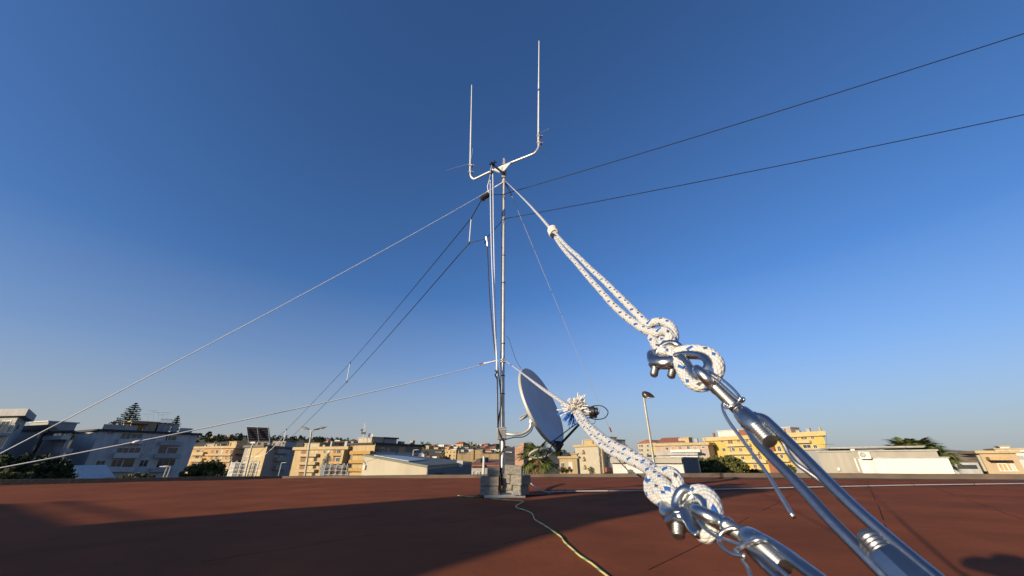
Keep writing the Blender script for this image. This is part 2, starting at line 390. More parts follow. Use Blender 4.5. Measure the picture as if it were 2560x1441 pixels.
def crop(ox, oy, k): return lambda *v: tuple((ox if i % 2 == 0 else oy) + q / k for i, q in enumerate(v))
ca = crop(0, 980, 4.923); cb = crop(440, 1030, 6.4); cc = crop(720, 1030, 4.923); cd = crop(1380, 960, 5.147); ce = crop(1540, 960, 5.543); cf = crop(1880, 1040, 3.765); cg = crop(1740, 1050, 7.53); ch = crop(800, 1070, 9.143); ci = crop(1040, 1090, 8.533)
P_GREY = plaster('grey_plaster', (.50, .49, .47)); P_GREY2 = plaster('mid_grey_plaster', (.36, .355, .34)); P_LGREY = plaster('light_grey_plaster', (.34, .335, .32))
P_CREAM = plaster('cream_plaster', (.42, .32, .175)); P_SALM = plaster('salmon_plaster', (.42, .255, .115)); P_SAND = plaster('sand_plaster', (.40, .30, .16)); P_WHITE = plaster('white_plaster', (.52, .51, .48), .10)
P_YEL = plaster('yellow_plaster', (.48, .36, .10), .12); P_PINK = plaster('pale_pink_plaster', (.37, .29, .23), .12); P_ROSE = plaster('rose_plaster', (.34, .20, .135), .12); P_BEIGE = plaster('beige_plaster', (.33, .30, .245), .10)
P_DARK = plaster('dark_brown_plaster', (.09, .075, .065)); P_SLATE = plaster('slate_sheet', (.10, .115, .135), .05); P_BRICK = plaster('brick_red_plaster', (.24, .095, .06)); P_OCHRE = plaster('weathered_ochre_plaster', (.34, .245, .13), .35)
P_IVORY = plaster('ivory_plaster', (.38, .335, .25), .06); P_GREEN = plaster('pale_green_plaster', (.33, .36, .27))

# shaded grey houses at the left
B = Building('flat_roofed_house', 'grey modern house with thick flat roof slab and glazed upper floors at the left edge', 'house', (47.7, 1040), 70, L=(-260, 1038, 74), R=ca(330, 358), wall=P_GREY2)
B.slab(P_LGREY, .9, 1.25, .1)
for r in ((0, 365, 100, 505), (0, 560, 60, 690)): B.win('L', *ca(*r), w=.15)
B.win('L', *ca(110, 410, 160, 500)); B.strip('balcony', P_LGREY, 'L', *ca(0, 510, 120, 545), out=1.2); B.win('R', *ca(200, 380, 230, 480), mull=False)
B = Building('grey_house', 'blank grey house with brown roof edge between the slab roofed house and the balcony block', 'house', ca(560, 450), 84, L=ca(200, 440) + (88,), R=ca(650, 482) + (92,), wall=P_GREY2)
B.slab(mat('brown_fascia', (.10, .075, .055), .8), .5, 1.0, .3); q, _ = B.penthouse('L', *ca(385, 375), ca(600, 0)[0], 4, 5, P_LGREY, P_WHITE)
for r in ((470, 505, 490, 570), (415, 660, 440, 720), (130, 580, 150, 660)): B.win('L', *ca(*r), mull=False, fr=None)
B = Building('balcony_house', 'small grey house with a white balcony parapet left of the big grey apartment block', 'house', ca(870, 500), 80, L=ca(600, 498) + (84,), R=ca(905, 505) + (84,), wall=P_GREY2)
B.slab(M_DROOF, .5, .35); B.win('L', *ca(660, 512, 760, 545)); B.win('L', *ca(775, 515, 865, 548)); B.balcony('L', *ca(625, 548, 860, 592), m=P_WHITE, deep=1.2)
B.win('L', *ca(690, 640, 790, 700), m=M_SHUTG); B.balcony('L', *ca(780, 700, 890, 750), m=P_LGREY)
B = Building('apartment_block', 'big grey apartment block in shade with roof terrace and balconies, below the tall conifer', 'apartment block', ca(1235, 470), 88, L=ca(945, 492), R=ca(2440, 520), wall=P_GREY)
B.slab(mat('dark_eaves', (.035, .035, .04), .8), .6, .45, .25, 'roof')
for u0, u1 in ((.2, 6.0), (14.0, 16.5)): m_ = MB(); B.blk(m_, 'R', u0, u1, B.zt + .2, B.zt + 1.3, -.5, -.3); m_.build('roof_parapet', P_GREY2, B.root)
q, pz = B.penthouse('R', *ca(1625, 375), ca(1945, 0)[0], 3.0, 4.0, P_CREAM, P_GREEN)
q2, pz2 = B.penthouse('R', *ca(1960, 395), ca(2110, 0)[0], 3.2, 3.6, P_GREY2, M_DROOF)
m_ = MB()
for k in range(10):
    u = pz2[0] + (pz2[1] - pz2[0]) * k / 9; B.blk(m_, 'R', u, u + .06, pz2[2], pz2[2] + 1.1, -3.3, -3.24)
B.blk(m_, 'R', pz2[0], pz2[1], pz2[2] + 1.1, pz2[2] + 1.18, -3.3, -3.24); m_.build('railing', M_RAIL, B.root)
m_ = MB()
for k in range(9):
    u = 1.5 + k * .75; B.blk(m_, 'R', u, u + .1, B.zt + .25, B.zt + 1.75, -2.2, -2.1)
B.blk(m_, 'R', 1.2, 8.0, B.zt + 1.75, B.zt + 1.9, -3.2, -1.0); m_.build('pergola', mat('pergola_wood', (.18, .09, .055), .8), B.root)
for r in ((1490, 505, 1610, 580), (1620, 515, 1755, 570), (2040, 545, 2170, 600), (1440, 690, 1580, 750), (1590, 690, 1725, 750), (1375, 835, 1500, 920), (1720, 840, 1815, 920), (2005, 830, 2150, 910), (1850, 560, 1905, 600), (1180, 850, 1285, 930), (1285, 1028, 1320, 1060)): B.win('R', *ca(*r))  # the wide top floor pane stands in for a dark loggia
for r in ((1780, 680, 1870, 755),): B.win('R', *ca(*r), m=M_SHUTG)
for r in ((1510, 825, 1640, 955), (1935, 830, 1995, 930), (1950, 670, 2050, 760), (2060, 690, 2180, 760), (2030, 545, 2060, 600)): B.win('R', *ca(*r), mull=False)  # dark glass panes stand in for the shade inside loggia recesses
for r in ((1390, 752, 1700, 815), (1300, 925, 1640, 985), (1450, 585, 1760, 640)): B.balcony('R', *ca(*r), m=P_WHITE)
for r in ((1890, 765, 2190, 815), (1960, 610, 2220, 660), (1840, 940, 2110, 985)): B.balcony('R', *ca(*r), m=P_GREY2)
B.win('R', *ca(1325, 495, 1415, 515), fr=None); 
B.clutter('R', 6, 147)
B = Building('low_shed', 'low white shed with shallow pitched roof in front of the big grey block', 'shed', ca(1010, 1080), 62, L=ca(700, 1095) + (66,), R=ca(1350, 1085) + (70,), wall=P_LGREY, base=GZ)
B.pitched(P_WHITE, 1.9, .5, axis=1)
def shade_block():  # unseen block added so that its shadow covers the grey houses
    s0, p0, p1, H = -130.0, -88.0, -152.0, 30.0
    q = lambda s_, p_: Vector((s_ * .743 + p_ * .669, s_ * .669 - p_ * .743))
    poly = [q(s0, p0), q(s0, p1), q(s0 - 14, p1), q(s0 - 14, p0)]
    c = sum(poly, Vector((0, 0))) / 4
    r = thing('shade_slab', 'unseen sand coloured slab added to cast shade on the grey houses', 'apartment block', (c.x, c.y, GZ))
    m = MB(); m.prism(poly, GZ, H); m.build('wall', P_SAND, r)
    m = MB(); m.prism([c + (a - c) * 1.03 for a in poly], H + .004, H + .5); m.build('roof', P_LGREY, r)
shade_block()

# cream blocks in the middle distance
B = Building('apartment_building', 'salmon apartment block with long balcony bands behind the dark round tree', 'apartment block', cb(935, 560), 188, L=cb(275, 590) + (200,), R=cb(1135, 548) + (214,), wall=P_SALM)
B.slab(P_CREAM, .9, 1.0, .6); B.penthouse('L', *cb(860, 480), cb(975, 0)[0], 3, 5, P_CREAM, P_CREAM); B.penthouse('L', *cb(500, 520), cb(680, 0)[0], 4, 4, P_LGREY, P_CREAM)
for y in (640, 740, 850, 955):
    x0 = 520 - (y - 640) * .12
    for k in range(5): B.win('L', *cb(x0 + 45 + k * 78, y - 30, x0 + 75 + k * 78, y + 25), m=(M_SHUT, M_GLASS, M_SHUTG)[k % 3], w=.09)
    B.balcony('L', *cb(x0 - 10, y + 35, x0 + 400, y + 62), m=P_CREAM, deep=1.4)
    B.win('L', *cb(330 - (y - 640) * .2, y - 30, 380 - (y - 640) * .2, y + 25)); B.win('L', *cb(410 - (y - 640) * .2, y - 30, 440 - (y - 640) * .2, y + 25), m=M_SHUT)
    B.balcony('L', *cb(270 - (y - 640) * .25, y + 5, 490 - (y - 640) * .2, y + 60), m=P_CREAM, deep=1.7)
    B.strip('floor_band', P_DARK, 'R', *cb(950, y + 35, 1100, y + 55), out=1.0)
B.clutter('L', 5, 174)
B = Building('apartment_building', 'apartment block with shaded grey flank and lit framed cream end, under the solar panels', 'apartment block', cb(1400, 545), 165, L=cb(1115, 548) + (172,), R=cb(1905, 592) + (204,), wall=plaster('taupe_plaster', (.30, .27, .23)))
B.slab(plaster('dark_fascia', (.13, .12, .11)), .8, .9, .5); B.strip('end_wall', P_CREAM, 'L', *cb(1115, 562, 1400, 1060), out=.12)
for y in (650, 775, 880):
    for x in (1150, 1270): B.win('L', *cb(x, y - 40, x + 95, y + 55), m=mat('tan_blind', (.42, .27, .13), .8), uz=tuple(a + (0, 0, 0, 0)[i] for i, a in enumerate(B.rect('L', *cb(x, y - 40, x + 95, y + 55)))), w=.25)
for y in (635, 755, 890): B.balcony('R', *cb(1580 - (y - 635) * .12, y - 35, 1775 - (y - 635) * .12, y + 35), m=plaster('balcony_grey', (.32, .31, .29)), deep=1.4)
for x, y in ((1880, 690), (1860, 800), (1835, 910), (1935, 640), (1920, 750), (1895, 880)): B.win('R', *cb(x - 14, y - 22, x + 14, y + 22), fr=None)
for x, y in ((1640, 600), (1720, 600), (1600, 725), (1690, 725)): B.win('R', *cb(x - 25, y - 18, x + 25, y + 10), w=.08)
B.penthouse('R', *cb(1760, 478), cb(1930, 0)[0], 3, 6, P_GREY2, M_DROOF)
B.clutter('R', 7, 199)
B = Building('apartment_building', 'cream apartment block of stacked balconies behind the double headed street lamp', 'apartment block', cc(742, 432), 155, L=cc(95, 448) + (166,), wall=P_SAND, depth=14)
B.slab(P_CREAM, .8, 1.1, .9); B.penthouse('L', *cc(210, 392), cc(390, 0)[0], 2.5, 5, P_IVORY, P_CREAM)
for y in (500, 600, 690, 780):
    s_ = -(y - 500) * .12
    B.balcony('L', *cc(150 + s_, y + 18, 385 + s_, y + 52), m=P_CREAM, deep=1.6)
    B.win('L', *cc(165 + s_, y - 38, 225 + s_, y + 18), m=M_SHUT, fr=None); B.win('L', *cc(280 + s_, y - 38, 320 + s_, y + 10), m=mat('cream_awning', (.42, .34, .21), .8), fr=None); B.win('L', *cc(330 + s_, y - 38, 370 + s_, y + 10), m=MATS['cream_awning'] if y < 600 else M_GLASS, fr=None)
    for x in (440, 490): B.win('L', *cc(x + s_, y - 22, x + 22 + s_, y + 10), m=M_GLASS if (x + y) % 3 else M_FRAME, w=.08)
    B.balcony('L', *cc(550 + s_, y + 10, 690 + s_, y + 42), m=P_SALM, deep=1.5); B.win('L', *cc(560 + s_, y - 40, 590 + s_, y + 15), m=M_SHUT, fr=None); B.win('L', *cc(605 + s_, y - 35, 650 + s_, y + 12), w=.09)
B.strip('pillar', P_CREAM, 'L', *cc(690, 470, 715, 640), out=1.6)
m_ = MB()
for k in range(22):
    u0, u1, z0, z1 = B.rect('L', *cc(395, 380, 760, 410)); u = u0 + (u1 - u0) * k / 21; B.blk(m_, 'L', u, u + .18, B.zt + .2, B.zt + 2.0, -6.2, -6.0)
B.blk(m_, 'L', u0, u1, B.zt + 2.0, B.zt + 2.5, -8, -5.6); m_.build('pergola', mat('dark_pergola', (.05, .035, .03), .8), B.root)
B.clutter('L', 6, 181)
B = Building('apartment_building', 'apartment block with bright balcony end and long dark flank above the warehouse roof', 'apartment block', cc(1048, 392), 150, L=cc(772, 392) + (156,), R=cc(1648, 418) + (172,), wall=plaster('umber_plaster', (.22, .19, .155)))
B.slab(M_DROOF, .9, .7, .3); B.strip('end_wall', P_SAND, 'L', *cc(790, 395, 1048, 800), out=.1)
for y in (490, 600, 700): 
    s_ = -(y - 490) * .1
    B.balcony('L', *cc(800 + s_, y - 8, 1050 + s_, y + 34), m=plaster('amber_balcony', (.38, .23, .07)), deep=1.6)
    B.win('L', *cc(805 + s_, y - 62, 880 + s_, y - 8), m=mat('tan_blind', (.42, .27, .13), .8), fr=None, uz=None); B.win('L', *cc(910 + s_, y - 55, 990 + s_, y - 5), m=M_SHUT, fr=None)
for x0, x1, y0, y1 in ((1060, 1190, 450, 500), (1225, 1245, 450, 490), (1370, 1440, 440, 500), (1535, 1580, 440, 510), (1150, 1180, 440, 500)): B.win('R', *cc(x0, y0, x1, y1), m=M_GLASS if x0 % 20 else M_SHUT, w=.1)
B.balcony('R', *cc(1050, 495, 1300, 530), m=P_GREY2, deep=1.4); B.balcony('R', *cc(1320, 500, 1600, 535), m=P_GREY2, deep=1.4)
B.penthouse('R', *cc(1035, 318), cc(1180, 0)[0], 2, 8, P_IVORY, P_LGREY); B.penthouse('R', *cc(1190, 332), cc(1340, 0)[0], 2.2, 7, P_GREY2, M_DROOF, over=.6, rh=.5)

B.clutter('R', 8, 169)
# warehouse with a sloping roof
def warehouse():
    A, Bq = at_Y(910, 1141, 30), at_Y(1068, 1170, 27); Bk = at_Y(1178, 1159, 40); Ak = at_Y(992, 1139.5, 37)
    r = thing('warehouse', 'cream sided warehouse with sloping grey green metal roof and dark sheet flank', 'warehouse', ((A.x + Bk.x) / 2, 34, GZ))
    P = [Bq, Bk, Ak, A]; m = MB(); i = [p.xy for p in P]; m.prism(i, GZ, [p.z for p in P]); m.build('wall', P_IVORY, r)
    m = MB(); n = (Bk - Bq).xy.normalized(); n = Vector((n.y, -n.x)); q = [Vector(Bq.xy) + n * .004, Vector(Bk.xy) + n * .004, Vector(Bk.xy) + n * .06, Vector(Bq.xy) + n * .06]
    m.prism(q, GZ, [Bq.z - .1, Bk.z - .05, Bk.z - .05, Bq.z - .1]); m.build('side_cladding', P_SLATE, r)
    m = MB(); c = sum((p.xy for p in P), Vector((0, 0))) / 4; g = [c + (p.xy - c) * 1.02 for p in P]; up = [.02, .02, .02, .02]
    lo = [Vector((*a, p.z + .02)) for a, p in zip(g, P)]; m.hexa(lo + [a + Vector((0, 0, .12)) for a in lo]); roof = m.build('roof', mat('grey_green_roof', (.12, .13, .105), .6, 0, .2, .8), r)
    m = MB(); top = [a + Vector((0, 0, .13)) for a in lo]
    L_ = lambda s_, t_: top[3].lerp(top[0], s_).lerp(top[2].lerp(top[1], s_), t_)
    m.hexa([L_(.16, .03), L_(.70, .03), L_(.62, .5), L_(.26, .5)] + [L_(a, b) + Vector((0, 0, .05)) for a, b in ((.16, .03), (.70, .03), (.62, .5), (.26, .5))]); m.build('skylight', mat('skylight_sheet', (.34, .37, .40), .35), roof)
    d = (Bq - A).xy.normalized(); n = Vector((d.y, -d.x)); n = n if n.y < 0 else -n
    for f_, z_, w_, h_ in ((.05, .60, .22, .30),):
        m = MB(); c = A.xy.lerp(Bq.xy, f_) + n * .06; m.box((c.x, c.y, A.z - .75), w_, .14, h_, math.atan2(d.y, d.x)); m.build('wall_box', M_FRAME, r)
    d2 = (Bk - Bq).xy.normalized(); n2 = Vector((d2.y, -d2.x)); c = Bq.xy.lerp(Bk.xy, .16) + n2 * .3
    m = MB(); m.box((c.x, c.y, -.55), .5, .5, .38, .2); m.rod((c.x, c.y, -1.6), (c.x, c.y, -.6), .09); m.build('vent_cowl', M_BLACK, r)
    m = MB(); c = Bq.xy.lerp(Bk.xy, .62) + n2 * .12; m.box((c.x, c.y, Bk.z + .02), .5, .3, .5, .2); m.build('roof_box', M_FRAME, r)
    m = MB(); a, b = Bq.xy + n2 * .12, Bk.xy + n2 * .12; m.rod((a.x, a.y, -1.02), (b.x, b.y, -.95), .03); m.build('conduit', M_FRAME, r)
warehouse()
B = Building('gabled_hall', 'weathered ochre hall with a stepped gable below the hillside town', 'hall', ci(1795, 390) + (), 72, L=ci(880, 400) + (72,), wall=P_OCHRE, depth=20)
a, d, n = B.frame('L'); m_ = MB(); gp = [B.uz('L', *ci(*q)) for q in ((1040, 390), (1240, 300), (1330, 298), (1440, 350), (1450, 390))]
fr = [Vector((*(a + d * u - n * 0), z)) for u, z in gp]; bk = [p - Vector((n.x, n.y, 0)) * 18 for p in fr]
m_.face(fr); m_.face(bk[::-1])
for k in range(4): m_.face([fr[k], fr[k + 1], bk[k + 1], bk[k]])
m_.build('gable', P_OCHRE, B.root)
B.win('L', *ci(1418, 345, 1445, 385), fr=None); B.slab(P_CREAM, .1, .06)
B.strip('downpipe', M_SHUT, 'L', *ci(1228, 305, 1238, 520), out=.15)
B = Building('red_roofed_house', 'grey house under broad terracotta roofs with a white pipe, behind the concrete blocks', 'house', ci(1800, 640), 44, L=ci(1190, 690) + (44,), wall=P_LGREY, depth=9)
def red_roof():
    f = 'L'; a, d, n = B.frame(f)
    e0, e1 = B.uz(f, *ci(1190, 690))[0] - .4, B.uz(f, *ci(1810, 640))[0] + .4; m = MB(); z = B.zt - .05
    P = lambda u, o, zz: Vector((*(a + d * u + n * o), zz))
    rz = at_Y(*ci(1350, 530), 50).z
    k = (e1 - e0)
    m.hexa([P(e0, .5, z), P(e1, .5, z), P(e1, -9, rz), P(e0 + .1 * k, -9, rz)] + [P(e0, .5, z + .15), P(e1, .5, z + .15), P(e1, -9, rz + .15), P(e0 + .1 * k, -9, rz + .15)])
    m.build('roof', M_TILE, B.root)
    m = MB(); u = B.uz(f, *ci(1452, 640))[0]; m.tube([P(u, .62, GZ), P(u, .62, z + 1.0)], .13, 10); m.build('flue', M_FRAME, B.root)
    m = MB(); u = B.uz(f, *ci(1290, 640))[0]; m.hexa([P(u - .25, -2.4, z + .1), P(u + .25, -2.4, z + .1), P(u + 1.0, -5.2, z + .3), P(u + .5, -5.2, z + .3)] + [q + Vector((0, 0, .62)) for q in (P(u - .25, -2.4, z + .1), P(u + .25, -2.4, z + .1), P(u + 1.0, -5.2, z + .3), P(u + .5, -5.2, z + .3))]); m.build('roof_light', P_DARK, B.root)
red_roof()
for r in ((1300, 780, 1350, 850), (1185, 770, 1210, 860)): B.win('L', *ci(*r), w=.07)
B = Building('pink_tower_house', 'pink stepped house topped by a small tower, left of the satellite dish', 'house', ci(2290, 250), 300, L=ci(2110, 238) + (306,), R=ci(2400, 260) + (312,), wall=P_ROSE)
B.slab(P_SALM, .3, .4); B.penthouse('L', *ci(2215, 150), ci(2300, 0)[0], 1, 5, P_ROSE, None)
for x in (2150, 2200, 2250):
    for y in (285, 330): B.win('L', *ci(x - 12, y - 12, x + 12, y + 12), m=M_SHUT, fr=None)
B = Building('cream_tower_house', 'cream house beside the pink stepped house at the skyline', 'house', ci(2460, 190), 330, L=ci(2345, 195) + (338,), R=ci(2530, 192) + (345,), wall=P_CREAM); B.slab(P_SAND, .3, .4)
for y in (225, 270): B.win('L', *ci(2385, y - 12, 2400, y + 12), fr=None); B.win('L', *ci(2425, y - 12, 2440, y + 12), fr=None)

# right of the mast
B = Building('low_house', 'low cream house with flat terrace between the palm and the tall cream block', 'house', cd(320, 960), 104, L=cd(95, 965) + (105,), wall=P_SAND)
B.slab(P_CREAM, .4, .5); B.penthouse('L', *cd(245, 905), cd(320, 0)[0], 1, 5, P_CREAM, P_CREAM); B.win('L', *cd(215, 1010, 260, 1090), m=M_FRAME); B.win('L', *cd(120, 1020, 160, 1070))
B = Building('apartment_building', 'tall cream apartment block with small side balconies behind the lower frayed rope', 'apartment block', cd(590, 782), 170, L=cd(292, 778) + (182,), R=cd(945, 800) + (180,), wall=P_IVORY)
B.slab(P_SAND, .7, .9, .7); B.penthouse('L', *cd(405, 725), cd(520, 0)[0], 2, 5, P_SAND, P_CREAM); B.penthouse('R', *cd(720, 690), cd(830, 0)[0], 1, 6, P_CREAM, P_SAND); B.penthouse('R', *cd(835, 725), cd(940, 0)[0], 1.5, 6, P_GREY2, M_DROOF)
for y in (880, 970, 1075): B.balcony('L', *cd(385 + (y - 880) * .1, y - 5, 428 + (y - 880) * .1, y + 18), m=P_SAND, deep=1.3); B.win('L', *cd(390 + (y - 880) * .1, y - 30, 418 + (y - 880) * .1, y - 5), m=M_SHUT, fr=None)
for y in (860, 955, 1025): B.win('R', *cd(606 + (y - 860) * .05, y - 20, 632 + (y - 860) * .05, y + 15)); B.win('R', *cd(700, y - 20, 730, y + 20), m=M_SHUT); B.win('R', *cd(770, y - 20, 800, y + 20))
B.strip('corner_pillar', P_SAND, 'R', *cd(640, 820, 662, 1150), out=.6)
B.balcony('R', *cd(670, 1075, 830, 1130), m=P_BRICK, deep=1.5); B.win('R', *cd(725, 1005, 800, 1085), m=M_FRAME)
B.clutter('L', 5, 144)
B = Building('low_white_building', 'low white building with a dark shaded end and flat parapets behind the single street lamp', 'building', (1706, 1146), 40, L=(1530, 1154, 44), R=(1745, 1143, 45.5), wall=P_WHITE)
B.strip('parapet_beam', P_BEIGE, 'L', *ce(-60, 1034, 922, 1098), out=.5)
B.strip('side_wall', P_SLATE, 'R', *ce(930, 1018, 1140, 1245), out=.05); B.slab(P_LGREY, .1, .12)  # shade of the end face put into colour: slate sheet over white wall
B.penthouse('L', *ce(560, 990), ce(1100, 0)[0], 4, 5, P_BEIGE, P_LGREY, 'upper_storey'); B.win('R', *ce(950, 1130, 985, 1230), fr=None)
B = Building('yellow_house', 'narrow pale yellow house with red roof just left of the single street lamp post', 'house', ce(560, 815), 200, L=ce(300, 835) + (212,), wall=P_IVORY); B.pitched(M_TILE, 1.6, .5, axis=1)
for y in (860, 920, 980):
    for x in (320, 350, 430, 500): B.win('L', *ce(x, y - 16, x + 24, y + 16), m=M_GLASS if (x + y) % 4 else M_SHUT, w=.09)
B.strip('stair_panel', P_YEL, 'L', *ce(520, 880, 556, 1010), out=.12)
B = Building('apartment_building', 'pale pink apartment block with red tiled attic, right of the single street lamp', 'apartment block', ce(1262, 815), 165, L=ce(530, 828) + (180,), wall=P_PINK)
B.slab(P_CREAM, .9, 1.0, .9)
q, pz = B.penthouse('L', *ce(575, 806), ce(935, 0)[0], 2, 6, P_PINK, None); a, d, n = B.frame('L'); m_ = MB(); P = lambda u, o, zz: Vector((*(a + d * u + n * o), zz)); rz = pz[2] + 2.0
m_.face([P(pz[0] - .5, -1.5, pz[2] - .1), P(pz[1] + .5, -1.5, pz[2] - .1), P(pz[1] - 1, -6, rz), P(pz[0] + 1, -6, rz)]); m_.face([P(pz[0] - .5, -10, pz[2] - .1), P(pz[1] + .5, -10, pz[2] - .1), P(pz[1] - 1, -6, rz), P(pz[0] + 1, -6, rz)])
m_.face([P(pz[0] - .5, -1.5, pz[2] - .1), P(pz[0] - .5, -10, pz[2] - .1), P(pz[0] + 1, -6, rz)]); m_.face([P(pz[1] + .5, -1.5, pz[2] - .1), P(pz[1] + .5, -10, pz[2] - .1), P(pz[1] - 1, -6, rz)]); m_.build('roof', M_TILE, q)
B.penthouse('L', *ce(895, 750), ce(1003, 0)[0], 2.4, 5, P_CREAM, P_CREAM)
for x0, x1, y0, y1, k in ((685, 725, 880, 915, 0), (865, 910, 865, 910, 1), (985, 1020, 862, 905, 0), (1070, 1120, 865, 912, 2), (1195, 1228, 865, 893, 0), (770, 815, 870, 915, 2), (700, 735, 975, 1000, 0), (1215, 1250, 965, 1000, 0), (1130, 1180, 970, 1010, 1), (880, 920, 965, 1000, 1), (1000, 1030, 965, 1000, 0)): B.win('L', *ce(x0, y0, x1, y1), m=(M_GLASS, M_SHUT, P_ROSE)[k], w=.12)
B.balcony('L', *ce(765, 912, 1180, 948), m=P_WHITE, deep=1.5); B.balcony('L', *ce(770, 1000, 1150, 1030), m=P_WHITE, deep=1.5)
B.clutter('L', 5, 157)
B = Building('apartment_building', 'big yellow apartment block with white balconies and a brick red stair tower behind the turnbuckle', 'apartment block', (1762, 1096), 175, R=(2054, 1080), wall=P_YEL, depth=16, back=(.56, .83))
B.slab(plaster('pale_yellow_cornice', (.46, .36, .17), .05), .9, 1.5, 1.3)
for r in ((465, 370, 520, 425, 1), (500, 535, 555, 590, 0), (600, 360, 690, 450, 1), (775, 365, 830, 420, 1), (680, 530, 730, 585, 0), (815, 530, 870, 595, 1), (1015, 520, 1065, 580, 0), (710, 700, 770, 755, 0), (855, 690, 910, 745, 0), (1050, 690, 1090, 740, 0), (1180, 670, 1240, 740, 1), (1085, 840, 1150, 905, 1), (1255, 840, 1290, 900, 0), (1540, 500, 1600, 590, 0), (1700, 490, 1750, 555, 0), (1845, 325, 1905, 380, 1), (1975, 300, 2090, 370, 1), (2165, 310, 2230, 365, 1), (2020, 470, 2160, 530, 0), (2215, 475, 2280, 530, 0), (1590, 655, 1640, 720, 0), (1640, 825, 1690, 880, 1), (640, 530, 670, 620, 1), (940, 370, 990, 420, 1)): B.win('R', *cg(*r[:4]), m=(M_GLASS, M_SHUT)[r[4]], w=.12)
for r in ((600, 455, 1050, 500), (630, 605, 1210, 655), (790, 760, 1360, 810), (1490, 595, 1720, 630), (1560, 755, 1790, 790), (1900, 395, 2180, 440)): B.balcony('R', *cg(*r), m=plaster('pale_balcony', (.46, .38, .21), .05), deep=1.5)
u0, u1, _, _ = B.rect('R', *cg(1305, 480, 1490, 560)); B.strip('stair_tower', P_BRICK, 'R', uz=(u0, u1, GZ, B.zt - 2.0), out=1.0)
a, d, n = B.frame('R')
m_ = MB(); r_ = B.rect('R', *cg(1335, 505, 1415, 565)); B.blk(m_, 'R', *r_, .9, 1.03); m_.build('window', M_GLASS, B.root)
m_ = MB(); B.blk(m_, 'R', r_[0] - .2, r_[0], r_[2], r_[3], .9, 1.1); B.blk(m_, 'R', r_[1], r_[1] + .2, r_[2], r_[3], .9, 1.1); B.blk(m_, 'R', r_[0] - .2, r_[1] + .2, r_[3], r_[3] + .2, .9, 1.1); B.blk(m_, 'R', (r_[0] + r_[1]) / 2 - .08, (r_[0] + r_[1]) / 2 + .08, r_[2], r_[3], .9, 1.06); m_.build('window_surround', M_FRAME, B.root)
B.strip('drainpipe', M_SHUT, 'R', *cg(352, 360, 358, 690), out=.12)
B.penthouse('R', *cg(400, 205), cg(800, 0)[0], 2.5, 6, P_WHITE, P_WHITE); B.penthouse('R', *cg(800, 185), cg(1100, 0)[0], 2.7, 6, P_BRICK, P_LGREY); B.penthouse('R', *cg(1590, 150), cg(1770, 0)[0], 3, 6, P_PINK, P_WHITE)
B.clutter('R', 11, 179)
# yards to the right
B = Building('grey_shed', 'plain grey rendered box building between the yellow block and the beige building', 'building', cf(640, 322), 40, L=cf(365, 335) + (44,), wall=P_LGREY); B.slab(P_GREY2, .1, .1)
B = Building('beige_building', 'beige flat roofed building carrying the air conditioner and stepped back upper storey', 'building', cf(1735, 330), 29.7, L=cf(622, 352) + (35,), wall=P_BEIGE)
B.slab(P_GREY2, .12, .1); B.penthouse('L', *cf(640, 300), cf(1620, 0)[0], 3, 5, plaster('olive_grey_plaster', (.36, .34, .28)), P_GREY2, 'upper_storey', .1, .08)
B.win('L', *cf(930, 312, 970, 343), m=M_FRAME, fr=None); m_ = MB(); B.blk(m_, 'L', *B.rect('L', *cf(808, 488, 832, 516)), 0, .18); m_.build('wall_lamp', M_FRAME, B.root)
W_BEIGE = B
B = Building('white_wall_building', 'bright white windowless outbuilding in front of the beige building', 'outbuilding', cf(1845, 398), 25.7, L=cf(1000, 410) + (29,), wall=plaster('bright_white_plaster', (.60, .59, .53), .03), depth=2.6)
B.slab(P_GREY2, .08, .08); B.strip('downpipe', M_FRAME, 'L', *cf(982, 400, 998, 522), out=.1)
def ac():
    p = at_Y(*cf(1075, 402), 28.4); q_ = .62; d = Vector((.66, -.74, 0)); n = Vector((-.74, -.66, 0)); r = thing('air_conditioner', 'white outdoor air conditioner with round fan grille on the beige building', 'air conditioner', p)
    wz = math.atan2(d.y, d.x); m = MB(); m.box(p + Vector((0, 0, .38 * q_)), 1.0 * q_, .34 * q_, .66 * q_, wz); m.build('casing', M_FRAME, r)
    m = MB(); c = p - d * .16 * q_ + n * .175 * q_ + Vector((0, 0, .38 * q_)); m.tube([c, c + n * .015], .27 * q_, 24); g = m.build('fan_opening', M_BLACK, r)
    m = MB()
    for rr in (.09 * q_, .17 * q_, .26 * q_): m.tube([c + n * .03 + (d * math.cos(a) + Vector((0, 0, 1)) * math.sin(a)) * rr for a in [k * math.pi / 12 for k in range(24)]], .012, 5, closed=True)
    for k in range(6): a = k * math.pi / 6; q = (d * math.cos(a) + Vector((0, 0, 1)) * math.sin(a)) * .26 * q_; m.rod(c + n * .028 + q, c + n * .028 - q, .009, 5)
    m.build('fan_grille', M_FRAME, g)
    m = MB(); m.box(p + Vector((0, 0, .01)), .9 * q_, .3 * q_, .05, wz); m.build('bracket', M_GALV, r)
ac()
B = Building('vaulted_store', 'long store with a curved grey brown sheet roof behind the right hand palm', 'store', cf(2125, 440), 55.9, L=cf(1780, 440) + (58,), wall=P_GREY2, depth=16)
a, d, n = B.frame('L'); m_ = MB(); u1 = (B.faces['L'][1] - B.faces['L'][0]).length; pf = []
for k in range(9): t = k / 8; pf.append((-.5 - 13 * t, B.zt + .1 + (at_Y(*cf(1830, 306), 66).z - B.zt) * math.sin(t * math.pi * .5)))
for (o0, z0), (o1, z1) in zip(pf, pf[1:]):
    q = [Vector((*(a + d * u + n * o), z)) for u, o, z in ((-.4, o0, z0), (u1 + .4, o0, z0), (u1 - .9 * (-o1) * .25, o1, z1), (-.4, o1, z1))]; m_.face(q)
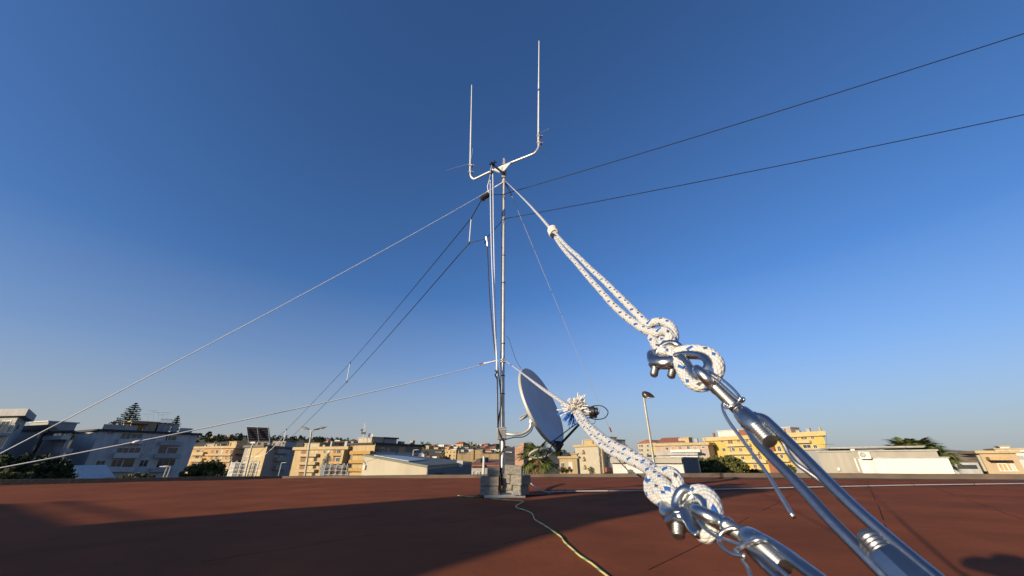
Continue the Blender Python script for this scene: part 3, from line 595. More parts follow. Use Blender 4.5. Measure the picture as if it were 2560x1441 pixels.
m_.build('roof', mat('sheet_roof_brown', (.27, .21, .13), .75, 0, .25, .7), B.root, True); B.win('L', *cf(1935, 462, 2120, 500), fr=None)  # dark pane stands in for the shaded opening under the roof
B = Building('terrace_house', 'sunlit peach house with a deep covered terrace opening at the right edge', 'house', cf(2480, 352), 54, L=cf(2140, 362) + (56,), wall=plaster('peach_plaster', (.40, .30, .19), .06), depth=12); B.slab(P_CREAM, .4, .35)
B.win('L', *cf(2245, 425, 2400, 445), fr=None); B.strip('awning', mat('tan_awning', (.42, .27, .13), .8), 'L', *cf(2200, 388, 2415, 418), out=1.6)  # dark pane stands in for shade inside the terrace opening
for r in ((2330, 455, 2400, 515), (2450, 460, 2470, 515)): B.win('L', *cf(*r), m=MATS['tan_awning'], w=.12)
B.strip('pillar', P_IVORY, 'L', *cf(2140, 370, 2165, 520), out=.5)
B = Building('white_house', 'white flat topped house just inside the right edge behind the peach terrace house', 'house', cf(2700, 340), 68.3, L=cf(2462, 365) + (70,), wall=P_WHITE); B.slab(P_WHITE, .5, .3)
B.win('L', *cf(2480, 375, 2560, 412), m=P_LGREY, fr=None)
B = Building('white_house', 'distant white house with stepped roofs above the peach terrace house', 'house', cf(2560, 315), 134, L=cf(2292, 322) + (138,), wall=P_WHITE); B.slab(P_CREAM, .4, .4); B.penthouse('L', *cf(2330, 290), cf(2420, 0)[0], 2, 5, P_WHITE, P_CREAM)
for x in (2310, 2450, 2510): B.win('L', *cf(x, 330, x + 25, 342), fr=None)
# ---------------------------------------------------------------- the town on the hill
HOUSE_COL = [(P_CREAM, 'cream'), (P_WHITE, 'white'), (P_SALM, 'salmon'), (P_SAND, 'sand coloured'), (P_ROSE, 'pink'), (P_LGREY, 'grey')]
def hill_house(px, py_top, wpx, hpx, t, ci_, roof, label):
    Y = HY0 + (HY1 - HY0) * t; c = at_Y(px, py_top, Y); k = ray(px, py_top).y
    wd = wpx * 1.2 / FPX * Y / k; hpx *= 1.15; z0 = at_Y(px, py_top + hpx, Y).z - 6
    rz = random.uniform(-.75, -.25); d1 = Vector((math.cos(rz), math.sin(rz))); d2 = Vector((-d1.y, d1.x)); dp = wd * random.uniform(.6, .9)
    o = c.xy; poly = [o - d1 * wd / 2, o + d1 * wd / 2, o + d1 * wd / 2 + d2 * dp, o - d1 * wd / 2 + d2 * dp]
    ctr = sum(poly, Vector((0, 0))) / 4
    r = thing('hillside_house', label, 'house', (ctr.x, ctr.y, z0), 'houses of the hillside town')
    m = MB(); m.prism(poly, z0, c.z); m.build('wall', HOUSE_COL[ci_][0], r)
    g = [ctr + (p - ctr) * 1.07 for p in poly]; m = MB()
    if roof: 
        p = [Vector((*q, c.z + .01)) for q in g]; top = Vector((*ctr, c.z + wd * .22)); a = top - Vector((*d1, 0)) * wd * .2; b = top + Vector((*d1, 0)) * wd * .2
        m.face([p[0], p[1], b, a]); m.face([p[2], p[3], a, b]); m.face([p[1], p[2], b]); m.face([p[3], p[0], a]); m.face(p)
        m.build('roof', M_TILE if roof == 1 else M_DROOF, r)
    else: m.prism(g, c.z + .01, c.z + .5); m.build('roof', HOUSE_COL[ci_][0], r)
    fl = max(1, int(hpx / 6)); nw = max(1, int(wpx / 7)); sh = (M_GLASS, M_SHUT)
    for i in range(fl):
        for j in range(nw):
            u = (j + .5) / nw * wd - wd / 2; z = c.z - 1.9 - i * 3.1; m = MB(); q = o + d1 * u
            m.box((q.x - d2.x * .02, q.y - d2.y * .02, z), 1.3, .3, 1.5, rz); m.build('window', sh[(i + j) % 2], r)
    if random.random() < .6:
        m = MB(); q = o - d2 * .6; m.box((q.x, q.y, c.z - 3.0), wd * .7, 1.2, .9, rz); m.build('balcony', HOUSE_COL[ci_][0], r)
ORD = ['first', 'second', 'third', 'fourth', 'fifth', 'sixth', 'seventh', 'eighth', 'ninth', 'tenth', 'eleventh', 'twelfth', 'thirteenth']
ROWS = [
 ('skyline row', .93, [(1062, 1117, 16, 8, 0, 0), (1080, 1116, 16, 8, 3, 1), (1100, 1113, 26, 12, 1, 0), (1124, 1114, 18, 8, 1, 0),  (1146, 1111, 24, 10, 0, 1), (1172, 1114, 22, 9, 3, 0), (1194, 1112, 18, 9, 1, 0), (1210, 1114, 20, 9, 2, 1), (1232, 1116, 22, 9, 0, 2), (1272, 1118, 16, 9, 1, 0), (1284, 1121, 12, 8, 4, 0)]),
 ('upper middle row', .72, [(1065, 1116, 20, 13, 3, 0), (1088, 1120, 14, 12, 0, 0), (1120, 1118, 16, 8, 2, 1), (1140, 1118, 22, 9, 1, 0), (1161, 1119, 20, 9, 5, 2), (1180, 1118, 20, 8, 0, 0), (1205, 1120, 18, 8, 1, 1), (1230, 1121, 18, 9, 3, 1), (1242, 1119, 16, 9, 0, 0), (1253, 1123, 20, 8, 1, 0), (1272, 1125, 20, 9, 0, 0)]),
 ('lower middle row', .48, [(1062, 1133, 14, 11, 1, 0), (1080, 1136, 14, 8, 4, 1), (1096, 1130, 16, 14, 5, 2), (1112, 1125, 16, 14, 0, 0), (1134, 1124, 18, 10, 1, 0), (1152, 1126, 18, 12, 5, 0), (1175, 1124, 18, 11, 5, 2), (1196, 1126, 18, 9, 3, 0), (1218, 1128, 20, 9, 2, 1), (1240, 1124, 24, 9, 1, 0), (1270, 1131, 18, 9, 1, 0), (1300, 1136, 18, 8, 0, 0)]),
 ('lowest row', .22, [(1068, 1144, 14, 8, 2, 1), (1086, 1143, 16, 7, 1, 0), (1104, 1141, 14, 8, 5, 1), (1116, 1138, 12, 10, 0, 0), (1127, 1126, 26, 26, 3, 0), (1142, 1128, 10, 22, 0, 0)])]
for rown, t, hs in ROWS:
    for i, (px, py, wp, hp, c_, rf) in enumerate(hs):
        hill_house(px, py, wp, hp, t, c_, rf, f"{HOUSE_COL[c_][1]} house with {('flat', 'red tiled', 'dark pitched')[rf]} roof, {ORD[i]} in the hillside town's {rown}")
for i, (px, py, wp, hp, c_, rf) in enumerate([(572, 1089, 9, 6, 4, 1), (605, 1098, 10, 6, 1, 0), (712, 1098, 12, 5, 4, 1), (816, 1103, 16, 6, 4, 1), (842, 1102, 26, 8, 1, 0), (880, 1103, 14, 7, 5, 2), (530, 1092, 12, 6, 4, 1)]):
    hill_house(px, py, wp, hp, .8, c_, rf, f"{HOUSE_COL[c_][1]} house with {('flat', 'red tiled', 'dark pitched')[rf]} roof on the wooded ridge, {['second', 'third', 'fourth', 'fifth', 'sixth', 'seventh', 'first'][i]} from the left")

# ---------------------------------------------------------------- trees and plants
def leaf(m, p, size, nrm=None, long=1.0):
    d = Vector((random.gauss(0, 1), random.gauss(0, 1), random.gauss(0, 1))).normalized()
    e = d.orthogonal().normalized(); e = Matrix.Rotation(random.uniform(0, 6.28), 3, d) @ e; f = d.cross(e)
    s_ = size * random.uniform(.6, 1.3); i = len(m.v)
    m.v += [p - e * s_ * long, p + f * s_ * .5, p + e * s_ * long, p - f * s_ * .5]; m.f.append((i, i + 1, i + 2, i + 3))
def clump_crown(m, c, R3, nclump, per, size, seed=0, flat_base=.35):
    rnd = random.Random(seed); c = Vector(c)
    for _ in range(nclump):
        while True:
            q = Vector((rnd.uniform(-1, 1), rnd.uniform(-1, 1), rnd.uniform(-flat_base, 1)))
            if .35 < q.length < 1: break
        q = q * rnd.uniform(.82, 1.08); k = c + Vector((q.x * R3[0], q.y * R3[1], q.z * R3[2])); cr = rnd.uniform(.16, .34) * min(R3)
        for _ in range(per):
            d = Vector((rnd.gauss(0, 1), rnd.gauss(0, 1), rnd.gauss(0, .8))).normalized() * cr * rnd.uniform(.5, 1.05)
            leaf(m, k + d, size)
def round_tree(name, label, cat, px, ytop, wpx, hpx, Y, leafm, seed, n=70, per=60, size=.22, group=None):
    top = at_Y(px, ytop, Y); s_ = Y / ray(px, ytop).y / FPX; h = hpx * s_ / .96; R = wpx * s_ / 2
    c = Vector((top.x, Y + R * .3, top.z - h * .5)); r = thing(name, label, cat, (c.x, c.y, GZ), group)
    m = MB(); m.tube(smooth_path([(c.x, c.y, GZ - .2), (c.x + .15, c.y, (GZ + c.z) / 2), (c.x, c.y + .1, c.z + h * .2)], n=4), [.28, .27, .26, .25, .22, .19, .15, .12, .08][:9] if h > 3 else .1, 8)
    rnd = random.Random(seed)
    for _ in range(7):
        a = rnd.uniform(0, 6.28); b0 = Vector((c.x, c.y, c.z - h * .35 + rnd.uniform(0, h * .3))); m.tube([b0, b0 + Vector((math.cos(a) * R * .7, math.sin(a) * R * .6, h * .35))], [.12, .03], 6)
    m.build('trunk', M_BARK, r)
    m = MB(); clump_crown(m, (c.x, c.y, c.z - h * .1), (R, R * .9, h * .6), n, per, size, seed); m.build('crown', leafm, r, fixn=False)
random.seed(11)
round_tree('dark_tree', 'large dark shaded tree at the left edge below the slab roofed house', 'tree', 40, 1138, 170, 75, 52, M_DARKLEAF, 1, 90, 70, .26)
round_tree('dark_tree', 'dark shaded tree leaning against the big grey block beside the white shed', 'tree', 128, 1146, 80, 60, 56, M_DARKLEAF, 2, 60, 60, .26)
round_tree('shrub', 'paler green shrub in front of the dark tree at the left edge', 'shrub', 22, 1176, 80, 36, 40, M_OLIVE, 3, 46, 50, .16)
round_tree('shrub', 'yellow green bush against the foot of the big grey apartment block', 'shrub', 330, 1184, 86, 20, 56, M_OLIVE, 4, 40, 50, .16)
round_tree('round_tree', 'dense olive green round tree in front of the salmon apartment block', 'tree', 508, 1152, 92, 46, 82, M_OLIVE, 5, 90, 70, .28)
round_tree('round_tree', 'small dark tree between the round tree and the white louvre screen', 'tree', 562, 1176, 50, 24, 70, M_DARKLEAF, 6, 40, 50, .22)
round_tree('hedge_tree', 'broad dark green tree in front of the yellow apartment block', 'tree', 1806, 1143, 128, 46, 50, M_OLIVE, 7, 150, 80, .17)
round_tree('hedge_tree', 'low dark bush right of the broad tree at the foot of the yellow block', 'shrub', 1895, 1174, 50, 14, 52, M_DARKLEAF, 17, 36, 50, .15)
round_tree('slim_tree', 'small upright green tree in front of the grey rendered box building', 'tree', 1977, 1158, 16, 26, 39, M_OLIVE, 8, 30, 40, .12)
round_tree('umbrella_pine', 'dark flat crowned tree on the skyline behind the mast', 'tree', 1252, 1110, 28, 14, 420, M_DARKLEAF, 9, 40, 40, .9)
round_tree('umbrella_pine', 'dark round tree on the skyline behind the palm', 'tree', 1396, 1121, 18, 18, 200, M_DARKLEAF, 10, 40, 40, .5)
round_tree('scrub_bush', 'dry yellow brown bush above the warehouse roof', 'shrub', 1108, 1136, 36, 22, 66, M_DRY, 12, 40, 40, .16)
round_tree('scrub_bush', 'dry reddish bush at the foot of the low cream house', 'shrub', 1415, 1166, 40, 16, 60, M_DRY, 13, 30, 40, .14)
def wood(name, spec, seed, Yt, size):
    m = MB(); rnd = random.Random(seed)
    for _ in range(spec[4]):
        px = rnd.uniform(spec[0], spec[1]); t = rnd.uniform(spec[2], spec[3]); p = hill_point(px, t); R = rnd.uniform(1.6, 4.0)
        for _ in range(3): clump_crown(m, p + Vector((rnd.uniform(-2, 2), 0, R * .6 + rnd.uniform(-.5, 1.0))), (R, R, R * rnd.uniform(.8, 1.6)), 4, 12, size, rnd.random())
    tag(m.build(name, M_DARKLEAF, None, fixn=False), kind='stuff')
wood('ridge_woods', (-100, 960, .55, 1.0, 420), 3, 0, 1.0)
wood('town_trees', (1040, 1480, .3, 1.0, 48), 4, 0, .8)
for i, (px, yt, wp, hp, w_) in enumerate(((523, 1079, 12, 14, 'tallest'), (603, 1083, 8, 10, 'small'), (752, 1089, 7, 9, 'narrow'), (789, 1091, 14, 11, 'broad'), (806, 1094, 10, 9, 'low'))):
    round_tree('ridge_tree', f"{w_} dark tree on the ridge skyline {('above the salmon block', 'left of the solar panels', 'left of the street lamp', 'right of the street lamp', 'further right of the street lamp')[i]}", 'tree', px, yt, wp, hp, 700, M_DARKLEAF, 30 + i, 24, 30, 1.3, 'trees on the wooded ridge')

def norfolk(label, px, ytop, ybot, wpx, Y, seed):
    rnd = random.Random(seed); top = at_Y(px, ytop, Y); bot = at_Y(px, ybot, Y); s_ = Y / ray(px, ytop).y / FPX; R = wpx * s_ / 2; H = top.z - bot.z
    r = thing('norfolk_pine', label, 'tree', (top.x, Y, GZ)); m = MB(); m.tube([(top.x, Y, GZ), (top.x, Y, bot.z), (top.x, Y, top.z)], [.35, .22, .04], 8); m.build('trunk', M_BARK, r)
    m = MB(); tiers = 12 if wpx > 40 else 7
    for k in range(tiers + 1):
        f = k / tiers; z = top.z - .25 - f * H; L_ = R * (.12 + .88 * f ** .8) * rnd.uniform(.85, 1.1)
        for j in range(7):
            a = j * 2 * math.pi / 7 + rnd.uniform(-.2, .2) + k; d = Vector((math.cos(a), math.sin(a), 0)); l_ = L_ * rnd.uniform(.75, 1.12)
            for q in range(26):
                t = q / 25; p = Vector((top.x, Y, z)) + d * l_ * t + Vector((0, 0, l_ * (.16 * t * t - .05 * t)))
                sd = Vector((-d.y, d.x, 0)) * rnd.uniform(-1, 1) * l_ * .16 * (1.1 - t)
                leaf(m, p + sd + Vector((0, 0, rnd.uniform(-.08, .12))), .17 + .10 * f, long=1.3)
    m.build('crown', M_PINE, r, fixn=False)
norfolk('tall tiered conifer rising behind the big grey apartment block', 341, 1008, 1068, 62, 118, 1)
norfolk('small tiered conifer at the right end of the big grey block roof', 446, 1040, 1074, 28, 118, 2)

def palm(label, px, ycrown, ybase, wpx, Y, seed, n=46, skirt=40, lean=0):
    rnd = random.Random(seed); c = at_Y(px, ycrown, Y); s_ = Y / ray(px, ycrown).y / FPX; R = wpx * s_ / 2
    r = thing('palm_tree', label, 'palm', (c.x, Y, GZ)); m = MB()
    m.tube(smooth_path([(c.x + lean, Y, GZ), (c.x + lean * .6, Y, (GZ + c.z) / 2), (c.x, Y, c.z)], n=6), [.34 - .01 * k + .015 * (k % 2) for k in range(13)], 10); m.build('trunk', M_BARK, r)
    def frond(m, a, el, L_, droop, wl):
        d = Vector((math.cos(a) * math.cos(el), math.sin(a) * math.cos(el), math.sin(el))); pts = []
        for k in range(7): t = k / 6; pts.append(c + d * L_ * t + Vector((0, 0, -droop * L_ * t * t)))
        side = d.cross(Vector((0, 0, 1))).normalized()
        m.tube(pts, [.03, .028, .024, .02, .015, .01, .005], 4, caps=False)
        # fan blade: pointed leaflets spreading from the stalk's outer half
        b = pts[3]; ax = (pts[6] - pts[3]).normalized()
        for k in range(13):
            f = (k - 6) / 6 * 1.15; dr = (ax * math.cos(f) + side * math.sin(f)).normalized(); ll = L_ * .55 * (1 - .25 * abs(f)) * rnd.uniform(.85, 1.1)
            tip = b + dr * ll + Vector((0, 0, -droop * ll * .7)); md = b + dr * ll * .5 + Vector((0, 0, .02)); wv = dr.cross(Vector((0, 0, 1))).normalized() * wl + Vector((0, 0, rnd.uniform(-.03, .03)))
            i = len(m.v); m.v += [b, md + wv, tip, md - wv]; m.f.append((i, i + 1, i + 2, i + 3))
    for _ in range(n):
        m = MB(); frond(m, rnd.uniform(0, 6.283), rnd.uniform(-.35, 1.25), R * rnd.uniform(.8, 1.05), rnd.uniform(.15, .55), (.06 if skirt else .085) * R / 2.2); m.build('frond', M_PALM, r, fixn=False)
    if skirt:
        m = MB()
        for _ in range(skirt): frond(m, rnd.uniform(0, 6.283), rnd.uniform(-1.25, -.5), R * rnd.uniform(.6, .95), rnd.uniform(.3, .6), .05)
        m.build('dead_frond_skirt', M_DRYPALM, r, fixn=False)
palm('bushy fan palm behind the satellite dish', 1345, 1146, 1190, 125, 42, 5, 60, 44)
palm('fan palm showing above the beige building with drooping green fronds', 2286, 1138, 1172, 150, 36, 6, 62, 0)
palm('smaller palm right of the fan palm at the end of the white outbuilding', 2350, 1142, 1180, 84, 31, 7, 40, 8)
palm('small dark spiky palm at the foot of the tall cream block', 1478, 1176, 1195, 26, 44, 8, 18, 0)

# ---------------------------------------------------------------- lamps, panels, screens and aerials beyond the roof
def lamp_head(m, c, d, L_, w_):
    d = Vector(d).normalized(); s_ = d.cross(Vector((0, 0, 1))).normalized(); u = s_.cross(d)
    rows = []
    for k in range(9):
        t = k / 8; hw = w_ * (math.sin(math.pi * min(1, .12 + .95 * t)) ** .6) * .5; th = .10 * L_ * math.sin(math.pi * (.08 + .87 * t)) ** .7
        p = Vector(c) + d * L_ * t; rows.append([p + s_ * hw * math.cos(a) + u * (th * math.sin(a) if math.sin(a) > 0 else th * .35 * math.sin(a)) for a in [q * math.pi / 5 for q in range(10)]])
    i = len(m.v)
    for r_ in rows: m.v += r_
    for k in range(8):
        for j in range(10): m.f.append((i + k * 10 + j, i + k * 10 + (j + 1) % 10, i + (k + 1) * 10 + (j + 1) % 10, i + (k + 1) * 10 + j))
    m.f.append(tuple(i + j for j in range(10))); m.f.append(tuple(i + 80 + j for j in range(9, -1, -1)))
M_LAMP = mat('lamp_pole_paint', (.34, .325, .28), .5, .3, .1, 6); M_LAMPH = mat('lamp_head_paint', (.28, .27, .24), .45, .2, .1, 6); M_LENS = mat('lamp_glass', (.45, .45, .43), .2, 0, .05)
def double_lamp():
    Y = 30; t = at_Y(779, 1077, Y); b = at_Y(762, 1190, Y); r = thing('street_lamp', 'double headed street lamp on a tall pale pole in front of the cream balconies', 'street lamp', (b.x, Y, GZ))
    base = b + (b - t) * ((b.z - GZ) / (t.z - b.z)); m = MB(); m.tube([base, t], [.10, .06], 12); m.build('pole', M_LAMP, r, 40)
    for sx, e in ((-1, (746, 1068)), (1, (819, 1067))):
        q = at_Y(*e, Y + (.5 if sx < 0 else -.4)); d = (q - t); m = MB(); m.tube([t - Vector((0, 0, .05)), t + d * .22 + Vector((0, 0, .03))], .045, 8); a_ = m.build('arm', M_LAMP, r)
        m = MB(); lamp_head(m, t + d * .16, d, d.length * .84, .42); h = m.build('lamp_head', M_LAMPH, r, 50)
        m = MB(); c = t + d * .55 - Vector((0, 0, .045)); m.box(c, d.length * .4, .2, .02, math.atan2(d.y, d.x)); m.build('lens', M_LENS, h)
double_lamp()
def single_lamp():
    Y = 20; t = at_Y(1609, 992, Y); b = at_Y(1636, 1165, Y); r = thing('street_lamp', 'single street lamp with a dark hooded head on a slim pole', 'street lamp', (b.x, Y, GZ))
    base = b + (b - t) * ((b.z - GZ) / (t.z - b.z)); m = MB(); m.tube([base, t], [.10, .06], 12); m.build('pole', M_LAMP, r, 40)
    m = MB(); R_ = .36; c = t + Vector((.20, -.05, -.06)); i = len(m.v); n_ = 16
    for k in range(7):
        ph = k / 6 * math.pi / 2
        for j in range(n_):
            a = 2 * math.pi * j / n_; x = math.cos(a) * math.cos(ph); sx = R_ * (1.0 if x > 0 else .72)
            m.v.append(c + Vector((x * sx + .02 - .16 * math.sin(ph), math.sin(a) * math.cos(ph) * R_ * .62, .34 * math.sin(ph))))
    for k in range(6):
        for j in range(n_): m.f.append((i + k * n_ + j, i + k * n_ + (j + 1) % n_, i + (k + 1) * n_ + (j + 1) % n_, i + (k + 1) * n_ + j))
    m.f.append(tuple(i + j for j in range(n_))); h = m.build('lamp_head', mat('dark_lamp_hood', (.06, .05, .04), .3, .5, .1, 6), r, 60)
    m = MB(); m.tube([c + Vector((.06, 0, -.02)), c + Vector((.06, 0, -.004))], .2, 16); m.build('lens', M_LENS, h)
single_lamp()
def little_lamp(x, y, yb, Y, label, dx):
    t = at_Y(x, y, Y); b = at_Y(x, yb, Y); r = thing('lamp_post', label, 'lamp post', (t.x, Y, GZ), 'small lamp posts in the street')
    m = MB(); m.tube([(t.x, Y, GZ), t], [.07, .05], 8); m.build('pole', M_LAMP, r)
    m = MB(); lamp_head(m, t, (dx, -.2, .05), .7, .3); m.build('lamp_head', M_FRAME, r, 50)
little_lamp(418, 1168, 1200, 40, 'small pale lamp post before the big grey block, the left of a pair', -1)
little_lamp(427, 1167, 1200, 40, 'small pale lamp post before the big grey block, the right of a pair', -1)
little_lamp(704, 1158, 1192, 50, 'small lamp post in front of the shaded grey flank', 1)
little_lamp(1034, 1126, 1150, 48, 'small pale lamp post against the long dark flank above the warehouse roof', 1)
def solar():
    Y = 30; r0 = at_Y(646, 1106, Y); r = thing('solar_panel', 'pair of dark solar panels tilted on a pole above the salmon block', 'solar panel', (r0.x, Y, GZ))
    q = [at_Y(*p) for p in ((617, 1067, 30.6), (671, 1069, 29.6), (675, 1106, 29.0), (622, 1106, 30.0))]
    n = (q[1] - q[0]).cross(q[3] - q[0]).normalized(); n = n if n.y < 0 else -n
    E = lambda s_, t_, o=0: q[0].lerp(q[1], s_).lerp(q[3].lerp(q[2], s_), t_) + n * o
    for a, b in ((0.012, .49), (.51, .988)):
        m = MB(); P = [E(a, .02), E(b, .02), E(b, .98), E(a, .98)]; m.hexa([p - n * .03 for p in P] + [p + n * .01 for p in P]); pn = m.build('panel', mat('solar_cells', (.004, .004, .007), .6, 0, .3, 5, spec=0.0), r)
        m = MB()
        for k in range(1, 9): t_ = k / 9; P = [E(a, t_ - .008), E(b, t_ - .008), E(b, t_ + .008), E(a, t_ + .008)]; m.hexa([p + n * .011 for p in P] + [p + n * .014 for p in P])
        m.build('cell_lines', mat('cell_grid', (.022, .024, .032), .7), pn)
    m = MB()
    for a, b in ((-.006, .008), (.495, .505), (.992, 1.006)): P = [E(a, -.01), E(b, -.01), E(b, 1.01), E(a, 1.01)]; m.hexa([p - n * .04 for p in P] + [p + n * .03 for p in P])
    for a, b in ((-.01, .02), (.98, 1.01)): P = [E(.012, a), E(.988, a), E(.988, b), E(.012, b)]; m.hexa([p - n * .038 for p in P] + [p + n * .022 for p in P])
    m.build('frame', mat('panel_frame', (.22, .22, .22), .5, .3), r)
    c = E(.42, .7, -.06); m = MB(); b = at_Y(622, 1195, Y); m.tube([Vector((b.x - .02, b.y, GZ)), c + Vector((-.25, 0, -.6)), c], [.07, .06, .05], 10); m.build('pole', M_LAMP, r)
    m = MB(); p = at_Y(634, 1107, 29.6); m.box(p, .36, .2, .12); m.build('lamp_head', M_FRAME, r)
solar()
def screens(spec, label, Y, mt, tall):
    r = None
    for i, (x0, x1, y0, y1) in enumerate(spec):
        a, b = at_Y(x0, y0, Y + (x0 - spec[0][0]) * .01), at_Y(x1, y0 + 1, Y + (x0 - spec[0][0]) * .01 - .6); zb = at_Y(x0, y1, Y).z
        if r is None: r = thing('louvre_screen', label, 'screen', (a.x, Y, GZ))
        d = (b - a).xy; L_ = d.length; d.normalize(); n = Vector((d.y, -d.x)); m = MB(); k = 12
        for j in range(k):
            z = zb + (a.z - zb) * (j + .1) / k; z2 = zb + (a.z - zb) * (j + .75) / k
            m.hexa([Vector((*(a.xy + d * u + n * o), z if o > .01 else z + .03)) for u, o in ((0, 0), (L_, 0), (L_, .07), (0, .07))] + [Vector((*(a.xy + d * u + n * o), z2)) for u, o in ((0, 0), (L_, 0), (L_, .03), (0, .03))])
        m.build('louvre_panel', mt, r)
        m = MB(); m.rod((a.x, a.y, GZ), (a.x, a.y, a.z + .15), .05); m.rod((b.x, b.y, GZ), (b.x, b.y, b.z + .15), .05); m.build('post', M_LAMP, r)
    m = MB(); a, b = at_Y(spec[0][0], (spec[0][2] + spec[0][3]) / 2, Y - .8), at_Y(spec[-1][1], (spec[0][2] + spec[0][3]) / 2, Y - .8)
    for dz in (-.35, 0, .35): m.rod(a + Vector((0, 0, dz)), b + Vector((0, 0, dz)), .025, 6)
    m.build('rail', M_LAMP, r)
screens([(579, 590, 1156, 1194), (593, 604, 1156, 1194), (609, 620, 1154, 1194), (629, 634, 1156, 1194), (639, 648, 1156, 1194)], 'row of white louvred screens below the solar panels', 42, P_WHITE, 1)
screens([(806, 814, 1162, 1193), (816, 828, 1162, 1193), (831, 843, 1162, 1193), (846, 858, 1162, 1193), (861, 869, 1162, 1193)], 'row of blue grey louvred screens left of the warehouse', 42, mat('louvre_grey', (.16, .18, .21), .5), 1)
def aerial(px, py, pyb, Y, label, w_=1.2, n=9, az=.4):
    t = at_Y(px, py, Y); b = at_Y(px, pyb, Y); r = thing('tv_aerial', label, 'aerial', b, 'roof television aerials'); m = MB(); m.rod(b, t, .018, 6); m.build('mast', M_RAIL, r)
    d = Vector((math.cos(az), math.sin(az), .02)); s_ = Vector((0, 0, 1)).cross(d); m = MB(); c = t - Vector((0, 0, .15)); m.rod(c - d * w_ / 2, c + d * w_ / 2, .014, 6)
    for k in range(n): p = c + d * w_ * (k / (n - 1) - .5); l_ = .42 - .2 * k / n; m.rod(p - s_ * l_, p + s_ * l_, .008, 5); 
    m.build('boom', M_LAMP if 'white' in label else M_RAIL, r)
for i, (x, y, yb, Y, az) in enumerate(((383, 1026, 1054, 92, .3), (396, 1030, 1062, 92, 1.2), (407, 1036, 1064, 93, .1), (419, 1031, 1062, 93, .8), (370, 1034, 1052, 92, .7), (154, 1052, 1078, 84, .4))):
    aerial(x, y, yb, Y, f"thin roof aerial {('above the lit penthouse of the grey block', 'between lit penthouse and railing of the grey block', 'over the railed roof box of the grey block', 'right end of the railed roof box of the grey block', 'left end of the lit penthouse of the grey block', 'on the blank grey house with brown roof edge')[i]}", 1.6, 7, az)
aerial(2066, 1084, 1128, 36, 'white television aerial standing on the beige building beside the yellow block', 1.0, 10, -.6)
aerial(2064, 1107, 1129, 34.6, 'lower thin crossbar aerial on the beige building roof', 1.4, 5, .2)
def relay_mast():
    Y = 152; b = at_Y(908, 1104, Y); t = at_Y(913, 1058, Y); r = thing('relay_mast', 'relay mast crowded with small drum dishes on the block with the dark flank', 'antenna mast', b); m = MB(); m.rod(b, t, .12, 8); m.build('pole', M_GALV, r)
    for x, y, q in ((905, 1076, 1), (911, 1078, 0), (912, 1068, 0), (906, 1083, 1), (912, 1083, 1)):
        c = at_Y(x, y, Y - .4); m = MB(); m.tube([c, c + Vector((.1, -.35, 0))], .48, 14); m.build('drum_dish', M_FRAME if not q else M_RAIL, r)
relay_mast()
def small_dish(px, py, R_, Y, label, yb):
    c = at_Y(px, py, Y); b = at_Y(px, yb, Y); r = thing('satellite_dish', label, 'satellite dish', b); n = Vector((.35, -.9, .25)).normalized(); s_ = n.cross(Vector((0, 0, 1))).normalized(); u = s_.cross(n)
    m = MB(); i0 = 0
    for k in range(6):
        f = k / 5 * R_
        for j in range(20): a = 2 * math.pi * j / 20; m.v.append(c + (s_ * math.cos(a) * .92 + u * math.sin(a)) * f + n * (.25 * f * f / R_))
    for k in range(5):
        for j in range(20): m.f.append((k * 20 + j, k * 20 + (j + 1) % 20, (k + 1) * 20 + (j + 1) % 20, (k + 1) * 20 + j))
    m.build('reflector', M_DISH, r, True); m = MB(); m.tube([c + (s_ * math.cos(a) * .92 + u * math.sin(a)) * R_ + n * .25 * R_ for a in [q * math.pi / 12 for q in range(24)]], R_ * .05, 6, closed=True); m.build('rim', M_FRAME, r, True)
    m = MB(); m.rod(b, c - n * .02, R_ * .07, 8); m.rod(c - u * R_ * .95 + n * .2 * R_, c + n * R_ * .9, R_ * .04, 6); m.build('mount', M_FRAME, r)
small_dish(1053.5, 1141, .29, 40.5, 'small round satellite dish on the far edge of the warehouse roof', 1153)
small_dish(926, 1090, 1.0, 150, 'roof satellite dish left of the cream penthouse of the dark flanked block', 1102)
